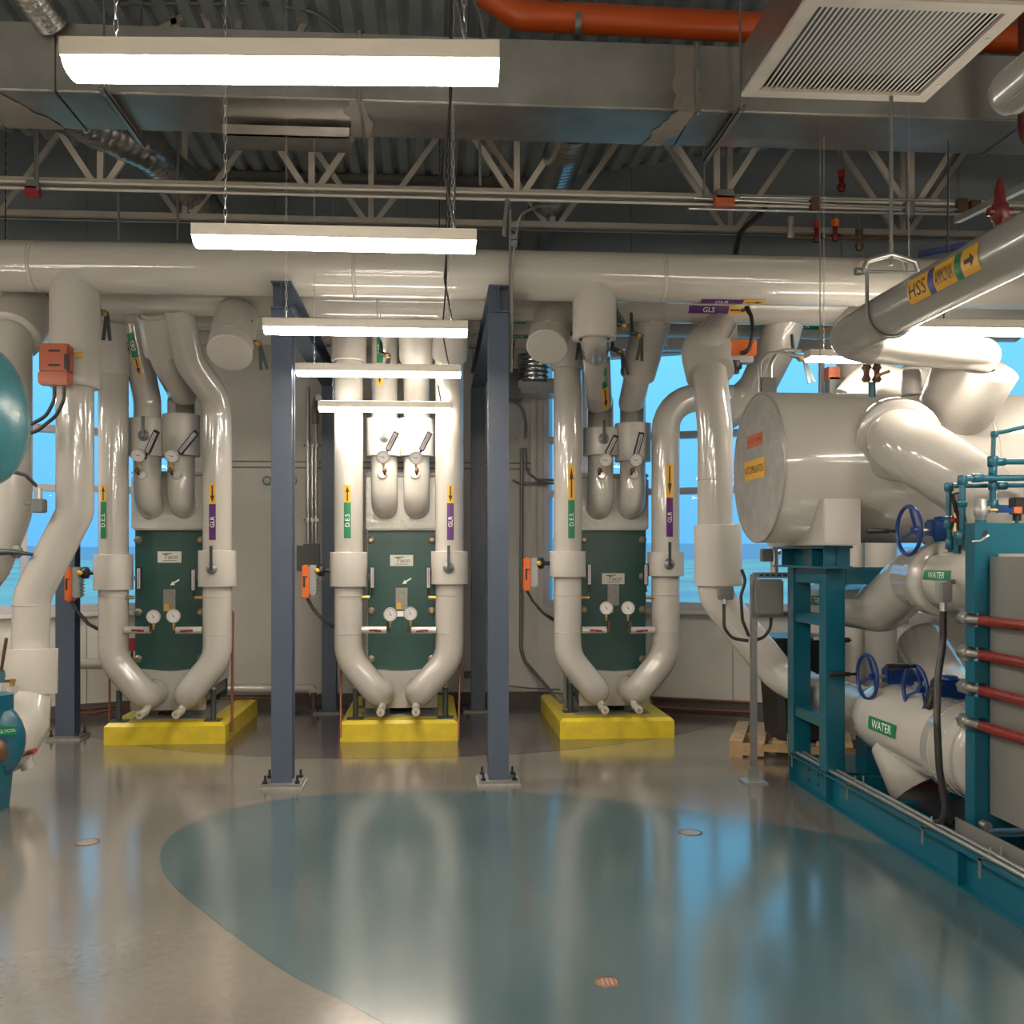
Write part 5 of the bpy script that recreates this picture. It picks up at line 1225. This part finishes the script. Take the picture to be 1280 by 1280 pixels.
for (u, v, m_, lb, Y) in ((41,240,'red','small red junction box on the joist at upper left',7.9),(905,252,'lorange','small orange junction box on the joist at upper right',7.88)):
    t = thing('junction_box', lb, 'box', P(u,v+6,Y))
    obj('case', MB().box(P(u-11,v+5,Y), P(u+11,v-5,Y+.06), .006), m_, t); obj('back', MB().box(P(u-9,v-5.5,Y), P(u+9,v-11,Y+.08)), 'galvd', t)
    obj('drop_rod', MB().cyl(P(u+3,v-8,Y+.05), Vector((P(u+3,v-8,Y+.05).x,Y+.05,5.93)), .012, 8), 'galvd', t)
op = tag(obj('orange_pipe', MB().tube([P(606,-10,7.0),P(648,19,7.0),Vector((3.2,7.0,5.60)),Vector((7.0,7.0,5.60))], .105, 24, fillet=.15), 'orange_pipe'), 'thick orange pipe crossing the top of the picture above the trunk duct', 'pipe')
for x in (P(717,20,7).x, P(1190,20,7).x): obj('pipe_collar', MB().lathe((x,7,5.60),(1,0,0),[(0,.108),(.045,.108)],24), 'galvd', op)
tag(obj('red_pipe', MB().tube([P(466,-60,8.6),P(467,60,8.6)], .105, 20), 'orange_pipe'), 'short dark orange pipe going up behind the trunk duct near the middle', 'pipe')
tag(obj('red_pipe', MB().tube([Vector((P(1282,0,6.5).x,6.5,5.9)),Vector((P(1282,0,6.5).x,6.5,4.6)),Vector((P(1282,0,6.5).x+.6,6.5,4.5))], .05, 16, fillet=.12), 'brownred'), 'dark red pipe coming down at the right edge, top', 'pipe')
tag(obj('heat_detector', MB().lathe(P(514,12,7.9),(0,0,-1),[(0,.02),(.1,.02),(.11,.07),(.14,.075),(.16,.03)],16), 'lyellow'), 'yellowish detector under the deck near the top middle', 'detector')
tag(obj('data_cable', MB().tube([P(588,-10,6.9),P(600,20,6.8),P(606,55,6.78)], .012, 8, fillet=.2), 'galvd'), 'armoured grey cable looping down behind the nearest lamp', 'cable')
tag(obj('looped_cable', MB().tube([P(965,247,8.12),P(950,268,8.1),P(925,290,8.05),P(919,320,7.9)], .022, 8, fillet=.2), 'rubber'), 'black cable curving from the joist down to the header, right of centre', 'cable')
for (u,v,m_,lb) in ((988,285,'grey','small grey valve cluster above the header'),(1021,290,'red','slim red valve above the header left of the orange one'),(1044,288,'orange','bright orange capped valve above the header'),(1074,300,'bronze','brown valve above the header right of the orange one'),(1052,232,'red','small red valve up by the joist')):
    Y = 8.0; h = 26 if v > 240 else 14; t = thing('sprinkler_valve', lb, 'valve', P(u,v+h/2,Y), 'small valves above the headers')
    obj('body', MB().lathe(P(u,v+h/2,Y),(0,0,1),[(0,.025),(.04,.04),(.07,.02),(.12,.022)],12), 'dkred' if m_ in ('orange','red') else m_, t)
    if v > 240: obj('stem', MB().cyl(P(u,v-h/2,Y), Vector((P(u,v-h/2,Y).x,Y+.06,4.75)), .01, 8), 'galvd', t)
    else: obj('stem', MB().cyl(P(u,v,Y), Vector((P(u,v,Y).x,Y,5.94)), .008, 8), 'galvd', t)
    obj('cap', MB().lathe(P(u,v+h/2,Y)+Vector((0,0,.12)),(0,0,1),[(0,.03),(.06,.034),(.065,.02)],12), m_, t)
tag(obj('sprinkler_line', MB().tube([P(985,297,8.0),P(1120,297,8.0)], .012, 8), 'bronze'), 'thin dark sprinkler line above the header', 'pipe')
tag(obj('cable_tray', MB().bar(P(1196,278,6.6), P(1330,213,4.9), .045,.012).bar(P(1196,275,6.6)+Vector((-.02,0,0)), P(1330,210,4.9)+Vector((-.02,0,0)), .006,.04), 'galvd'), 'perforated strut rising to the right edge behind the red valve', 'strut')
tag(obj('blue_strut', MB().bar(P(1148,318,8.6), P(1208,306,8.4), .05,.05), 'lblue'), 'short blue strut above the header at right', 'strut')
for k, u in enumerate((44,148,568,594,1021,1136)):
    pass
for (u, v0, v1, Y, lb) in [(47,165,238,7.7,'hanger rod left of the red junction box'),(148,262,300,8.2,'short hanger rod above the header at left'),(222,250,300,8.4,'short dark rod above the header near the second lamp'),(568,175,262,7.9,'dark hanger rod behind the lamp chain, middle'),(600,175,232,7.6,'dark hanger rod right of the lamp chain, middle'),
          (1025,180,500,6.9,'thin wire hanging before the header at right'),(880,178,245,7.7,'hanger rod beside the orange junction box')]:
    tag(obj('hanger_rod', MB().cyl(Vector((P(u,v1,Y).x,Y,4.9 if u == 1025 else 5.94)), P(u,v1,Y), .011 if u != 1025 else .004, 8), 'galvd'), lb, 'rod', 'thin hanger rods')

# ================================================================ FLOOR DRAINS
def drain(u, v, m, lb, r=.06):
    c = P(u,v,1); k = EYE/(EYE-c.z); c = Vector((c.x*k, 1*k, 0))
    t = thing('floor_drain', lb, 'drain', c, 'round floor drains')
    obj('rim', MB().lathe(c,(0,0,1),[(0,r+.012),(.003,r+.012),(.004,r),(.0025,r-.004)],28,cap=False), 'bronze', t)
    g_ = obj('cover', MB().lathe(c,(0,0,1),[(.0,r-.003),(.003,r-.003)],28), m, t)
    for i in range(-2,3): obj('slot', MB().box(c+Vector((i*.018-.003,-.03,.003)), c+Vector((i*.018+.003,.03,.0036))), 'seam', g_)
    return t
drain(759,1228,'copper','brass-coloured round floor cover nearest the camera', .04); drain(863,1041,'tag','round floor drain near the strut stand', .06); drain(109,1053,'tag','round floor drain at left', .06)
